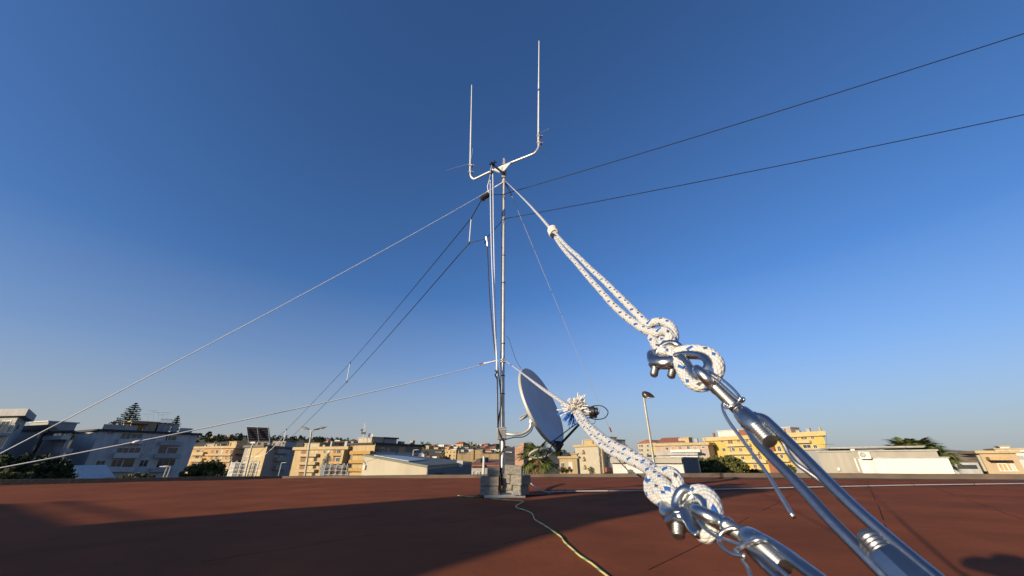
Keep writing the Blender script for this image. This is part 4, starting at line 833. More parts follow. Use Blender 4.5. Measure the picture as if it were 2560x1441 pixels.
# ---------------------------------------------------------------- this roof: membrane, parapet, unseen stair house behind, shaped for its shadow
def roof_material():
    m, t, b = nodes_of('red_membrane'); N, L = t.nodes, t.links
    tc = N.new('ShaderNodeTexCoord')
    def noi(s, d=6, rr=.6):
        n = N.new('ShaderNodeTexNoise'); n.inputs['Scale'].default_value = s; n.inputs['Detail'].default_value = d; n.inputs['Roughness'].default_value = rr; L.new(tc.outputs['Object'], n.inputs['Vector']); return n.outputs['Fac']
    def M(op, a, bb=None):
        x = N.new('ShaderNodeMath'); x.operation = op
        for i, v in enumerate((a, bb)):
            if v is None: continue
            if isinstance(v, (int, float)): x.inputs[i].default_value = v
            else: L.new(v, x.inputs[i])
        return x.outputs[0]
    r = N.new('ShaderNodeValToRGB'); e = r.color_ramp.elements; e[0].position, e[1].position = .36, .66
    e[0].color = (.205, .064, .030, 1); e[1].color = (.285, .086, .039, 1); L.new(noi(1.1, 8), r.inputs['Fac'])
    r2 = N.new('ShaderNodeValToRGB'); r2.color_ramp.elements[0].color = (.58, .58, .58, 1); r2.color_ramp.elements[1].color = (1.42, 1.36, 1.3, 1); L.new(noi(180, 3), r2.inputs['Fac'])
    mx = N.new('ShaderNodeMix'); mx.data_type = 'RGBA'; mx.blend_type = 'MULTIPLY'; mx.inputs[0].default_value = 1; L.new(r.outputs[0], mx.inputs[6]); L.new(r2.outputs[0], mx.inputs[7])
    # laps between the rolls of felt, a metre apart, open in places
    mp = N.new('ShaderNodeMapping'); mp.inputs['Rotation'].default_value = (0, 0, rad(-49)); L.new(tc.outputs['Object'], mp.inputs['Vector'])
    sp = N.new('ShaderNodeSeparateXYZ'); L.new(mp.outputs[0], sp.inputs[0])
    yy = M('ADD', sp.outputs[1], M('MULTIPLY', noi(.4, 2), .05)); fr = M('FRACT', yy)
    seam = M('MULTIPLY', M('MULTIPLY', M('LESS_THAN', fr, .011), M('GREATER_THAN', noi(.9, 2), .47)), .8)
    r3 = N.new('ShaderNodeValToRGB'); r3.color_ramp.elements[0].position = .40; r3.color_ramp.elements[1].position = .60; r3.color_ramp.elements[0].color = (.88, .90, .93, 1); r3.color_ramp.elements[1].color = (1.06, 1.05, 1.03, 1); L.new(noi(.45, 9, .72), r3.inputs['Fac'])
    mx3 = N.new('ShaderNodeMix'); mx3.data_type = 'RGBA'; mx3.blend_type = 'MULTIPLY'; mx3.inputs[0].default_value = 1; L.new(mx.outputs[2], mx3.inputs[6]); L.new(r3.outputs[0], mx3.inputs[7]); mx = mx3
    mx2 = N.new('ShaderNodeMix'); mx2.data_type = 'RGBA'; L.new(seam, mx2.inputs[0]); L.new(mx3.outputs[2], mx2.inputs[6]); mx2.inputs[7].default_value = (.02, .012, .012, 1)
    L.new(mx2.outputs[2], b.inputs['Base Color']); b.inputs['Roughness'].default_value = .95; b.inputs['Specular IOR Level'].default_value = .05
    h = M('ADD', M('ADD', M('MULTIPLY', noi(150, 3), .22), M('MULTIPLY', noi(14, 5), .3)), M('MULTIPLY', fr, .6))
    bp = N.new('ShaderNodeBump'); bp.inputs['Strength'].default_value = .55; bp.inputs['Distance'].default_value = .012; L.new(h, bp.inputs['Height']); L.new(bp.outputs[0], b.inputs['Normal'])
    return m
M_ROOF = roof_material()
EDGE = [Vector((-30.0, -4.0)), Vector((-11.6, 9.26)), Vector((-7.1, 12.55)), Vector((-1.3, 13.0)), Vector((8.2, 12.27)), Vector((14.0, 11.0)), Vector((24.0, 9.2))]
def roof():
    bm = bmesh.new(); nx, ny = 216, 156; x0, y0, st = -30.0, -25.0, .25
    vs_ = [[bm.verts.new((x0 + i * st, y0 + j * st, 0)) for i in range(nx + 1)] for j in range(ny + 1)]
    for j in range(ny):
        for i in range(nx): bm.faces.new((vs_[j][i], vs_[j][i + 1], vs_[j + 1][i + 1], vs_[j + 1][i]))
    for a, b in zip(EDGE, EDGE[1:]):
        d = (b - a).normalized(); n = Vector((-d.y, d.x, 0))
        bmesh.ops.bisect_plane(bm, geom=bm.verts[:] + bm.edges[:] + bm.faces[:], plane_co=(a.x, a.y, 0), plane_no=n, clear_outer=True)
    for v in bm.verts: v.co.z = .012 * noise.noise(v.co * .55) + .006 * noise.noise(v.co * 1.7)
    me = bpy.data.meshes.new('roof_deck'); bm.to_mesh(me); bm.free(); me.materials.append(M_ROOF); o = bpy.data.objects.new('roof_deck', me); col.objects.link(o); me.polygons.foreach_set('use_smooth', [True] * len(me.polygons)); tag(o, kind='structure')
    m = MB(); poly = [e for e in EDGE] + [Vector((24, -25)), Vector((-30, -25))]; m.prism(poly, GZ, -.05); tag(m.build('roof_structure', P_LGREY), kind='structure')
roof()
M_KERB = mat('kerb_bitumen', (.125, .088, .062), .85, 0, .25, 1.5, .5, 20); M_KERBD = mat('dark_flashing', (.03, .025, .024), .8, 0, .3, 3, .4, 20)
def run(name, pts, w_, z0, hs, m, label, cat, out=0.0, wob=0.0, cap=None):
    P = [Vector(p) for p in pts]; nr = []
    for i in range(len(P)):
        d = (P[min(i + 1, len(P) - 1)] - P[max(0, i - 1)]).normalized(); nr.append(Vector((-d.y, d.x)))
    H = hs if isinstance(hs, list) else [hs] * len(P); b = MB()
    for i in range(len(P) - 1):
        k = max(1, int((P[i + 1] - P[i]).length / .5))
        for j in range(k):
            t0, t1 = j / k, (j + 1) / k; a, c = P[i].lerp(P[i + 1], t0), P[i].lerp(P[i + 1], t1); na, nc = nr[i].lerp(nr[i + 1], t0), nr[i].lerp(nr[i + 1], t1)
            h0, h1 = H[i] + (H[i + 1] - H[i]) * t0 + wob * noise.noise((a.x, a.y, 2)), H[i] + (H[i + 1] - H[i]) * t1 + wob * noise.noise((c.x, c.y, 2))
            n_ = len(b.v)
            for q, nn, h in ((a, na, h0), (c, nc, h1)):
                o_ = q + nn * out
                b.v += [Vector((*o_, z0)), Vector((*(o_ + nn * .015), h)), Vector((*(o_ + nn * w_), h)), Vector((*(o_ + nn * w_), z0 - .3))]
            b.f += [(n_ + q, n_ + 4 + q, n_ + 5 + q, n_ + 1 + q) for q in range(3)]
    o = b.build(name, m); return tag(o, label, cat)
run('parapet', [EDGE[3] + Vector((1.2, -.1)), EDGE[4], EDGE[5], EDGE[6]], .28, -.02, [.10, .155, .16, .18], M_KERB, 'brown bitumen covered parapet along the far right edge of the red roof', 'parapet', .0, .012)
run('roof_kerb', [EDGE[2], EDGE[3] + Vector((1.2, -.1))], .22, -.02, [.06, .10], M_KERB, 'low brown kerb along the far edge of the red roof before the warehouse', 'kerb', .0, .01)
run('dark_edge_parapet', [EDGE[0], EDGE[1], EDGE[2]], .16, -.02, [.12, .11, .07], M_KERBD, 'low bitumen parapet along the left side of the red roof, coloured black for its shade', 'flashing', .0, .01)  # near black bitumen colour includes the shade on this low parapet
run('base_flashing', [EDGE[3] + Vector((1.4, -.1)), EDGE[4], EDGE[5], EDGE[6]], .05, .0, [.03, .035, .035, .035], M_KERBD, 'dark bitumen strip along the foot of the brown parapet', 'flashing', -.055, .01)
S = lambda s_, p_: Vector((s_ * .743 + p_ * .669, s_ * .669 - p_ * .743))   # s runs with the shadows, p across them
def shadow_stair_house():  # out of view; its outline is shaped to cast the roof shadow
    c = S(-11, -3.9); r = thing('shadow_stair_house', 'unseen rooftop stair house shaped to cast the shadow across the red roof', 'stair house', (c.x, c.y, 0))
    def pr(s0, s1, p0, p1, h, name, m): b = MB(); b.prism([S(s0, p0), S(s1, p0), S(s1, p1), S(s0, p1)], -.02, h); return b.build(name, m, r)
    pr(-12.5, -9.5, -5.36, -2.45, 2.92, 'wall', P_SAND)
    b = MB(); b.prism([S(-12.5, -5.40), S(-9.45, -5.40), S(-9.45, -2.4), S(-12.5, -2.4)], 2.925, 3.02); b.build('roof', P_LGREY, r)
    b = MB(); b.prism([S(-9.9, -4.25), S(-9.48, -4.25), S(-9.48, -2.42), S(-9.9, -2.42)], 3.02, 3.36); b.build('parapet', P_SAND, r)
    b = MB(); b.prism([S(-9.9, -5.36), S(-9.48, -5.36), S(-9.48, -4.85), S(-9.9, -4.85)], 3.02, 3.42); b.build('pier', P_SAND, r)  # raised step added to keep the left block stack in shade
    b = MB(); b.prism([S(-9.6, -2.445), S(-9.6, -1.78), S(-10.6, -1.78), S(-10.6, -2.445)], -.02, [2.88, 2.25, 2.25, 2.88]); b.build('lean_to', P_SAND, r)  # sloping wedge added to bend the near edge of the shadow
    b = MB(); q = [S(-9.6, -5.365), S(-9.6, -8.4), S(-10.4, -8.4), S(-10.4, -5.365)]; b.prism(q, -.02, [2.06, 1.88, 1.88, 2.06]); b.build('side_wall', P_SAND, r)
    b = MB(); b.rod((*S(-9.62, -5.37), 2.15), (*S(-9.62, -8.4), 1.965), .02, 8)
    for p_ in (-6.1, -7.0, -7.9): b.rod((*S(-9.8, p_), 1.8), (*S(-9.62, p_), 2.105 - (-5.37 - p_) * .06), .012, 6)
    b.build('rail', M_GALV, r)
    b = MB(); b.prism([S(-9.7, -8.42), S(-9.7, -9.6), S(-12.5, -9.6), S(-12.5, -8.42)], -.02, 1.3); b.build('annex', P_SAND, r)
    c = S(-11.2, -3.55); t = thing('shadow_tank', 'unseen rounded tank added on the stair house to lengthen its shadow', 'water tank', (c.x, c.y, 3.02)); b = MB(); b.tube([(c.x, c.y, 3.03), (c.x, c.y, 3.13), (c.x, c.y, 4.35), (c.x, c.y, 4.6)], [.5, .62, .62, .3], 20); b.build('tank', P_LGREY, t, 40)  # added out of view to carry a shadow streak to the parapet
    c = S(-12.1, -2.75); t = thing('chimney', 'unseen square stack added on the stair house for its shadow streak', 'chimney', (c.x, c.y, 3.02)); b = MB(); b.box((c.x, c.y, 3.75), .45, .45, 1.45, .8); b.build('stack', P_SAND, t); b = MB(); b.box((c.x, c.y, 4.53), .6, .6, .1, .8); b.build('cap', P_LGREY, t)  # unseen stack added for one more streak in the roof shadow
shadow_stair_house()
def person():
    o = S(-.60, .06); P = lambda f, s_, z: Vector((*(o + Vector((.743, .669)) * f * 1.2 + Vector((.669, -.743)) * s_ * 1.1), z * 1.24))
    V = [(P(-.15, .03, .30), .11), (P(-.08, .03, .48), .11), (P(.02, .0, .64), .10), (P(.04, -.03, .71), .05), (P(.06, -.03, .77), .09), (P(.07, -.03, .82), .07)]
    E = [(0, 1), (1, 2), (2, 3), (3, 4), (4, 5)]
    def chain(root, pts):
        k = root
        for p, r_ in pts: V.append((p, r_)); E.append((k, len(V) - 1)); k = len(V) - 1
    for s_ in (-1, 1): chain(0, [(P(.02, .03 + s_ * .12, .32), .08), (P(.24, .05 + s_ * .13, .38), .06), (P(.10, .05 + s_ * .13, .20), .05), (P(.0, .04 + s_ * .13, .06), .04), (P(.16, .05 + s_ * .14, .03), .035)])
    chain(3, [(P(.03, -.19, .73), .036), (P(.22, -.14, .725), .032), (P(.38, -.02, .66), .03)])
    chain(2, [(P(.05, .18, .60), .05), (P(.22, .17, .46), .042), (P(.38, .05, .50), .03)])
    me = bpy.data.meshes.new('person'); me.from_pydata([v for v, _ in V], E, []); ob = bpy.data.objects.new('person', me); col.objects.link(ob); me.materials.append(mat('dark_clothes', (.03, .035, .05), .9, 0, .2, 8))
    sk = ob.modifiers.new('skin', 'SKIN'); me.skin_vertices[0].data[0].use_root = True
    for q, (_, r_) in zip(me.skin_vertices[0].data, V): q.radius = (r_, r_)
    ob.modifiers.new('sub', 'SUBSURF').levels = 2; ob.modifiers['sub'].render_levels = 2
    tag(ob, 'person crouching in dark clothes, holding both hands forward', 'person')
person()

# ---------------------------------------------------------------- mast and antennas
MY = 6.5
mb_, mt_ = at_Y(1256, 1236, MY), at_Y(1260.5, 398, MY); mb_.z = 0.0
def on_mast(py): z = at_Y(1258, py, MY).z; f = (z - mb_.z) / (mt_.z - mb_.z); return mb_.lerp(mt_, f)
mast = thing('antenna_mast', 'tall galvanised mast with a bent cross bar, standing among concrete blocks', 'antenna mast', mb_)
m = MB(); m.tube([mb_, on_mast(1030), on_mast(1028), mb_.lerp(mt_, 1)], [.034, .034, .030, .030], 20); m.build('pole', M_GALV, mast, 50)
for py in (640, 708, 860, 940, 985, 1130): p = on_mast(py); m = MB(); m.tube([p - Vector((0, 0, .008)), p + Vector((0, 0, .008))], .036, 16); m.build('cable_tie', M_BLACK, mast)
m = MB(); c = mb_ + Vector((.02, -.05, .02)); m.box(c, .62, .42, .035, .12); m.box(c + Vector((.16, -.02, .045)), .08, .42, .05, .12); m.build('base_plate', M_GALV, mast)
bl, br = at_Y(1181, 449, 6.84), at_Y(1341, 380, 5.93); bc = on_mast(427)
wl, wr = at_Y(1176, 424, 6.84), at_Y(1346.5, 350, 5.93)
m = MB(); bar = smooth_path([wl, at_Y(1177, 440, 6.84), bl + (bc - bl) * .04, bl + (bc - bl) * .13, bl.lerp(br, .3), bl.lerp(br, .6), br + (bc - br) * .14, br + (bc - br) * .03, at_Y(1346.5, 368, 5.93), wr], n=6); m.tube(bar, .025, 14); m.build('cross_bar', M_ALU, mast, True)
m = MB(); d = (br - bl).normalized(); q = bl.lerp(br, .49) - Vector((0, .02, 0))
for s_ in (-1, 1):
    m.hexa([q + d * s_ * .01 + Vector((0, -.035, -.20)), q + d * s_ * .06 + Vector((0, -.035, -.20)), q + d * s_ * .26 + Vector((0, -.03, -.02)), q + d * s_ * .01 + Vector((0, -.03, -.02)), q + d * s_ * .01 + Vector((0, .0, -.20)), q + d * s_ * .06 + Vector((0, .0, -.20)), q + d * s_ * .26 + Vector((0, .0, -.02)), q + d * s_ * .01 + Vector((0, .0, -.02))])
m.box(on_mast(433) + Vector((0, -.04, 0)), .11, .03, .34); m.build('mast_bracket', M_ALU, mast)
for py in (412, 424, 436): p = on_mast(py); m = MB(); m.tube([p + Vector((math.cos(a) * .045, math.sin(a) * .045 - .01, 0)) for a in [k * math.pi / 8 for k in range(16)]], .008, 6, closed=True); m.build('bracket_bolt', M_GALV, mast)
m = MB(); m.box(on_mast(410) + Vector((.0, -.04, .0)), .045, .05, .16); m.build('bracket_clamp', M_GALV, mast)
pa, pb = at_Y(1231, 411, 5.75), on_mast(438) + Vector((0, -.03, 0)); m = MB(); m.tube([pa, pb], .026, 10); arm_o = m.build('pulley_arm', M_BLACK, mast)
m = MB(); m.box(pa, .09, .06, .05, .5); m.rod(pa + Vector((0, 0, -.05)), pa + Vector((.05, 0, .10)), .012, 6); m.rod(pa + Vector((-.07, 0, 0)), pa + Vector((.09, 0, .06)), .012, 6); m.build('arm_clamp', M_BLACK, arm_o)
m = MB(); p = on_mast(455)
for z in (-.02, .03): m.tube([p + Vector((math.cos(a) * .04, math.sin(a) * .04, z)) for a in [k * math.pi / 8 for k in range(16)]], .01, 6, closed=True)
p = on_mast(903)
for z in (-.02, .02): m.tube([p + Vector((math.cos(a) * .044, math.sin(a) * .044, z)) for a in [k * math.pi / 8 for k in range(16)]], .011, 6, closed=True)
m.build('guy_collar', M_CORD, mast)
def whip(base, top, label, band, rads, Y):
    r = thing('whip_antenna', label, 'antenna', base); m = MB()
    m.tube([base - (top - base) * .06, base, base.lerp(top, .52), base.lerp(top, .54), top - Vector((0, 0, .03)), top], [.021, .021, .0185, .0155, .0125, .004], 12); m.build('rod', M_WHIP, r, 60)
    if band: m = MB(); a = base.lerp(top, band); m.tube([a - Vector((0, 0, .04)), a + Vector((0, 0, .04))], .021, 12); m.build('coloured_band', M_BLUEF, r)
    for k in (-.18, .04):
        c = base + Vector((.01, 0, k)); m = MB(); m.box(c + Vector((.01, 0, 0)), .12, .05, .03); m.rod(c + Vector((-.06, -.02, 0)), c + Vector((.09, -.02, 0)), .012, 6); m.tube([c + Vector((.02, math.cos(a) * .05, math.sin(a) * .03)) for a in [q * math.pi / 6 for q in range(12)]], .008, 5, closed=True); m.build('clamp', M_GALV, r)
    for e in rads: m = MB(); m.rod(base + Vector((0, 0, .12)), e, .006, 6); m.build('radial', M_ALU, r)
wb, wt = at_Y(1175.5, 418, 6.84), at_Y(1179.5, 212, 6.84); hub = wb + Vector((0, 0, .12))
whip(wb, wt, 'shorter white whip antenna on the lower left end of the mast cross bar', None, [at_Y(1117, 426, 6.6), at_Y(1217, 434, 7.5), at_Y(1182, 372, 7.4)], 6.84)
wb, wt = at_Y(1346, 345, 5.93), at_Y(1347.5, 102, 5.93)
whip(wb, wt, 'taller white whip antenna with a blue band on the raised cross bar end', .445, [at_Y(1373, 322, 6.3), at_Y(1363, 391, 6.6), at_Y(1349, 326, 5.3)], 5.93)

# satellite dish on its arm
def big_dish():
    c = at_Y(1356, 1012, 6.3); n = Vector((.80, -.47, .36)).normalized(); s_ = n.cross(Vector((0, 0, 1))).normalized(); u = s_.cross(n)
    r = thing('satellite_dish', 'large grey offset satellite dish on a bent arm halfway down the mast', 'satellite dish', on_mast(1085)); Ru, Rs, D = .665, .60, .11
    P = lambda f, a, o=0.0: c + (s_ * math.cos(a) * Rs + u * math.sin(a) * Ru) * f + n * (D * (f * f - 1) + o)
    m = MB()
    for sd, o in ((0, 0.0), (1, -.012)):
        i = len(m.v); K, J = 12, 48
        for k in range(K + 1):
            for j in range(J): m.v.append(P(max(.006, k / K), 2 * math.pi * j / J, o))
        for k in range(K):
            for j in range(J): q = (i + k * J + j, i + k * J + (j + 1) % J, i + (k + 1) * J + (j + 1) % J, i + (k + 1) * J + j); m.f.append(q if sd == 0 else q[::-1])
        m.f.append(tuple(i + j for j in range(J)) if sd else tuple(i + j for j in range(J - 1, -1, -1)))
    m.build('reflector', M_DISH, r, True, fixn=False)
    m = MB(); m.tube([P(1.0, 2 * math.pi * j / 64, -.025) for j in range(64)], .030, 8, closed=True, flat=.5, up=n); m.build('rim', mat('dish_rim', (.46, .46, .42), .4, .2, .05, 6), r, True)
    cl = on_mast(1085); bk = c - n * .16 - u * .10
    m = MB(); ap = smooth_path([cl + Vector((.03, -.03, 0)), at_Y(1285, 1087, 6.42), at_Y(1306, 1084, 6.42), at_Y(1324, 1072, 6.42), at_Y(1329, 1052, 6.42)], n=6); m.tube(ap, .026, 12); m.build('wall_arm', M_GALV, r, True)
    m = MB(); m.tube([cl + Vector((0, 0, -.10)), cl + Vector((0, 0, .10))], .062, 16); m.box(cl + Vector((-.02, -.05, 0)), .15, .08, .18, .3)
    for z in (-.06, .06): m.rod(cl + Vector((-.09, -.09, z)), cl + Vector((.07, -.09, z)), .009, 6)
    m.build('mast_clamp', M_GALV, r, 40)
    m = MB(); e = ap[-1]
    for o in (-.05, .05): m.hexa([e + s_ * o + v for v in (Vector((-.02, 0, -.04)), Vector((.02, 0, -.04)), Vector((.02, .01, -.04)), Vector((-.02, .01, -.04)))] + [bk + s_ * o + u * q_ for q_ in (.12, -.1, -.1, .12)])
    m.tube([at_Y(1300, 1050, 6.5), at_Y(1318, 1040, 6.45), bk + n * .02], .022, 8); m.tube([at_Y(1300, 1044, 6.4), at_Y(1318, 1034, 6.4), bk + n * .02], .014, 8); m.build('tilt_bracket', M_GALV, r)
    low = P(1.0, -math.pi / 2, -.02); tip = at_Y(1462, 1046, 5.95); m = MB(); m.tube([low - n * .08 + u * .06, low + n * .05 - u * .02, tip], [.02, .02, .018], 10); m.build('feed_arm', M_BLACK, r)
    m = MB(); q = low; m.hexa([q + s_ * a + v for a in (-.05, .05) for v in (n * -.10 + u * .12, n * .10 + u * .02, n * .10 - u * .03, n * -.02 - u * .10)]); m.build('arm_socket', M_BLACK, r)
    f0, f1 = at_Y(1436, 1034, 6.02), at_Y(1490, 1029, 5.90); ax = (f1 - f0).normalized(); L_ = (f1 - f0).length; m = MB(); m.tube([f0 - ax * .02, f0 + ax * .0, f0 + ax * .06, f0 + ax * .10, f1 - ax * .10, f1 - ax * .08], [.085, .092, .080, .062, .056, .062], 18); lnb = m.build('feed_horn', M_LNB, r, 40)
    m = MB(); m.tube([f1 - ax * .10, f1 - ax * .02, f1 - ax * .015, f1 + ax * .03], [.080, .080, .058, .058], 16); m.box(f1 - ax * .05 - Vector((0, 0, .06)), .11, .07, .06); m.build('feed_holder', M_BLACK, lnb, 40)
    m = MB(); m.tube([f1 + ax * .031, f1 + ax * .05], .036, 16); m.build('end_cap', M_LNB, lnb)
big_dish()
def cable(name, pts, r_, m_, label, cat='cable', step=None, n=7, group=None, w_=8):
    return solo(MB().tube(smooth_path(pts, step, n), r_, w_), name, m_, label, cat, group, True)
Yd = 5.95
cable('feed_cable', [at_Y(1470, 1020, Yd), at_Y(1490, 1014.5, Yd), at_Y(1508, 1017, Yd - .05), at_Y(1520, 1030, Yd - .05), at_Y(1512, 1045, Yd - .05), at_Y(1490, 1049, Yd), at_Y(1466, 1046, Yd), at_Y(1430, 1068, 6.0), at_Y(1398, 1092, 6.05), at_Y(1375, 1108, 6.0)], .0075, M_CABLE, 'black cable looping out behind the satellite dish feed and back along its arm')
cable('feed_cable', [at_Y(1486, 1033, Yd - .04), at_Y(1489, 1048, Yd - .04), at_Y(1484, 1060, Yd - .03), at_Y(1466, 1056, Yd - .02), at_Y(1448, 1062, 5.97)], .004, M_RAIL, 'thin grey cable hanging below the satellite dish feed')
def coil():
    c0 = at_Y(1352, 1135, 6.1); pts = []
    for k in range(70):
        a = k / 69 * 2 * math.pi * 2.7 + 2.2; rr = .155 + .012 * math.sin(k * .7); t = at_Y(1352 + 30 * math.cos(a) * (1 + .05 * math.sin(3 * a)), 1131 + 11 * math.sin(a) + 5 * math.cos(a) * -1 + .06 * k, 6.05 + .05 * math.sin(a)); pts.append(t)
    solo(MB().tube([at_Y(1372, 1106, 6.05)] + pts, .0042, 7), 'cable_coil', M_WCABLE, 'pale spare cable coiled under the satellite dish', 'cable', smooth=True)
    cable('cable_tail', [at_Y(1368, 1100, 6.03), at_Y(1352, 1116, 6.0), at_Y(1341, 1136, 6.0), at_Y(1349, 1149, 6.0), at_Y(1362, 1146, 6.0), at_Y(1375, 1122, 6.02), at_Y(1388, 1104, 6.05)], .008, M_CABLE, 'black cable drooping in a loop below the satellite dish')
coil()
# cables and lines on the mast
cable('coaxial_cable', [at_Y(1217, 606, 6.3), at_Y(1219, 640, 6.32), at_Y(1224, 740, 6.36), at_Y(1234, 850, 6.4), at_Y(1245, 925, 6.42), at_Y(1253, 1000, 6.42), at_Y(1248, 1040, 6.42), at_Y(1246, 1075, 6.4), at_Y(1256, 1100, 6.4), at_Y(1262, 1110, 6.4), at_Y(1251, 1145, 6.42), at_Y(1252, 1180, 6.42), at_Y(1255, 1215, 6.4), at_Y(1250, 1233, 6.35)], .011, M_CABLE, 'black coaxial cable hanging from the lower wire and swinging in to the mast')
cable('coaxial_cable', [on_mast(440) + Vector((-.045, .01, 0)), on_mast(640) + Vector((-.042, .01, 0)), on_mast(820) + Vector((-.040, .0, 0)), on_mast(1060) + Vector((-.044, -.01, 0)), on_mast(1180) + Vector((-.046, -.01, 0)), on_mast(1228) + Vector((-.05, -.02, 0))], .009, M_CABLE, 'black cable strapped along the left side of the mast', step=.3)
cable('coaxial_cable', [on_mast(1100) + Vector((.04, -.05, 0)), at_Y(1268, 1098, 6.35), at_Y(1285, 1094, 6.35), at_Y(1310, 1092, 6.35), at_Y(1328, 1078, 6.36), at_Y(1334, 1062, 6.4)], .008, M_CABLE, 'black cable running under the bent arm of the satellite dish')
cable('control_wire', [at_Y(1266, 840, 6.45), at_Y(1273, 850, 6.45), at_Y(1281, 875, 6.4), at_Y(1290, 900, 6.4), at_Y(1303, 922, 6.35)], .004, M_CABLE, 'thin black wire curving from the mast to the top of the dish')
M_WIRE_D = mat('dark_antenna_wire', (.02, .02, .024), .5, .3, .1, 20)
bal = at_Y(1212, 493, 6.1)
def balun():
    a, b = at_Y(1203, 499, 6.1), at_Y(1222, 486, 6.1); r = thing('balun', 'black cylindrical balun hung below the cross bar at the junction of wires', 'balun', bal); m = MB(); m.tube([a, a.lerp(b, .04), a.lerp(b, .96), b], [.05, .058, .058, .05], 18); m.build('body', M_BLACK, r, 40)
    m = MB(); e = at_Y(1220, 480, 6.1); m.box(e + Vector((0, 0, -.03)), .06, .05, .08); m.rod(e, at_Y(1212, 485, 6.08), .018, 8); m.build('connector', M_ALU, r)
    m = MB(); m.tube(smooth_path([at_Y(1204, 501, 6.1), at_Y(1209, 505, 6.08), at_Y(1213, 501, 6.06), at_Y(1212, 497, 6.06)], n=5), .006, 6); m.build('pigtail', M_BLACK, r, True)
balun()
def wire(name, pts, r_, m_, label, cat, s_=0.0, group=None, n=14):
    P = []
    for a, b in zip(pts, pts[1:]):
        L_ = (Vector(b) - Vector(a)).length; q = sag(a, b, n, s_ * L_); P += q if not P else q[1:]
    return solo(MB().tube(P, r_, 6), name, m_, label, cat, group, True)
F1, F2 = (2760, 20), (2760, 244)
wire('antenna_wire', [at_Y(1223, 487, 6.1), on_mast(489) + Vector((-.03, -.03, 0)), at_ax(*F1, 5.2)], .0075, M_WIRE_D, 'upper dark antenna wire running from the mast to the upper right', 'antenna wire', .006, 'dark antenna wires')
wire('antenna_wire', [at_Y(1174, 608, 6.5), at_Y(1216, 596, 6.3), on_mast(550) + Vector((.0, -.035, 0)), at_ax(*F2, 5.6)], .0075, M_WIRE_D, 'lower dark antenna wire running from the mast to the right', 'antenna wire', .006, 'dark antenna wires')
s1, s2 = at_Y(1178, 546, 6.9), at_Y(1173, 608, 6.5); s3, s4 = at_Y(875, 908, 20), at_Y(867, 955, 19); s5, s6 = at_Y(716, 1075, 27), at_Y(708, 1108, 26)
wire('antenna_wire', [at_Y(1204, 500, 6.12), s1, s3, s5, at_Y(632, 1145, 29.5)], .010, M_WIRE_D, 'upper of two parallel dark wires falling from the balun to the lower left', 'antenna wire', .004, 'dark antenna wires')
wire('antenna_wire', [s2, s4, at_Y(730, 1092, 25.5), at_Y(690, 1130, 27.5)], .010, M_WIRE_D, 'lower of two parallel dark wires falling to the lower left', 'antenna wire', .004, 'dark antenna wires')
for a, b, lb in ((s1, s2, 'white spreader rod nearest the mast between two falling wires'), (s3, s4, 'white spreader rod halfway down the two falling wires'), (s5, s6, 'white spreader rod low down near the solar panels')):
    r = thing('spreader', lb, 'spreader', b, 'spreaders of the falling wires'); L_ = (a - b).length; k = max(1, a.y / 6.5); m = MB(); m.rod(a.lerp(b, .06), b, .011 * k ** .6, 8); m.build('rod', M_WHIP, r)
    m = MB()
    for e in (a, b): m.tube([e + Vector((0, 0, -.03 * k ** .5)), e + Vector((0, 0, .03 * k ** .5))], .016 * k ** .6, 8)
    m.build('end_clip', M_BLACK, r)
wire('anchor_cord', [at_Y(632, 1145, 29.5), at_Y(665, 1135, 29.2), at_Y(692, 1110, 28.6), at_Y(706, 1095, 28)], .014, M_CORD, 'white cord tying the falling wires to the solar panel pole', 'cord', .02)
def insulator():
    a, b = at_Y(1216, 594, 6.28), at_Y(1219, 616, 6.28); r = thing('wire_insulator', 'pale insulator bracket where the coaxial cable meets the lower wire', 'insulator', b); m = MB(); m.tube([a, a.lerp(b, .3), b], [.03, .024, .012], 8); m.build('body', M_ALU, r); m = MB(); m.tube(smooth_path([at_Y(1217, 594, 6.25), at_Y(1222, 593, 6.25), at_Y(1224, 599, 6.25), at_Y(1221, 605, 6.25)], n=5), .006, 6); m.rod(at_Y(1213, 600, 6.25), at_Y(1212, 608, 6.25), .012, 6); m.build('jumper', M_BLACK, r, True)
insulator()
# halyard through the pulley
pl = at_Y(1229, 431, 5.78)
def pulley():
    r = thing('pulley', 'small pulley block hanging from the end of the black arm', 'pulley', pl - Vector((0, 0, .05))); m = MB(); m.tube([pl + Vector((0, -.02, 0)), pl + Vector((0, .02, 0))], .042, 14); m.build('sheave', M_BLACK, r); m = MB(); m.tube(smooth_path([pl + Vector((-.02, -.025, -.05)), pl + Vector((-.02, -.025, .05)), pa, pl + Vector((.02, .025, .05)), pl + Vector((.02, .025, -.05))], n=4), .008, 6); m.build('shackle', M_ALU, r, True)
pulley()
cable('halyard', [at_Y(1222, 481, 6.08), at_Y(1219, 468, 6.05), at_Y(1222, 455, 6.0), at_Y(1227, 434, 5.80), at_Y(1230, 428, 5.78), at_Y(1232, 434, 5.78), at_Y(1233.5, 560, 6.0), at_Y(1237, 720, 6.2), at_Y(1241, 870, 6.33), at_Y(1243, 930, 6.38), at_Y(1243, 1000, 6.4), at_Y(1246, 1075, 6.4)], .009, M_CORD, 'white halyard cord running over the pulley and down beside the mast', 'cord', n=10)
cable('halyard', [at_Y(1221, 456, 6.02), at_Y(1225.5, 453, 6.02), at_Y(1226, 500, 6.05), at_Y(1229, 640, 6.1), at_Y(1236, 800, 6.25), at_Y(1241, 900, 6.36), at_Y(1241, 932, 6.37)], .0085, M_CORD, 'second fall of white halyard cord left of the first, tied off at mid mast', 'cord', n=10)
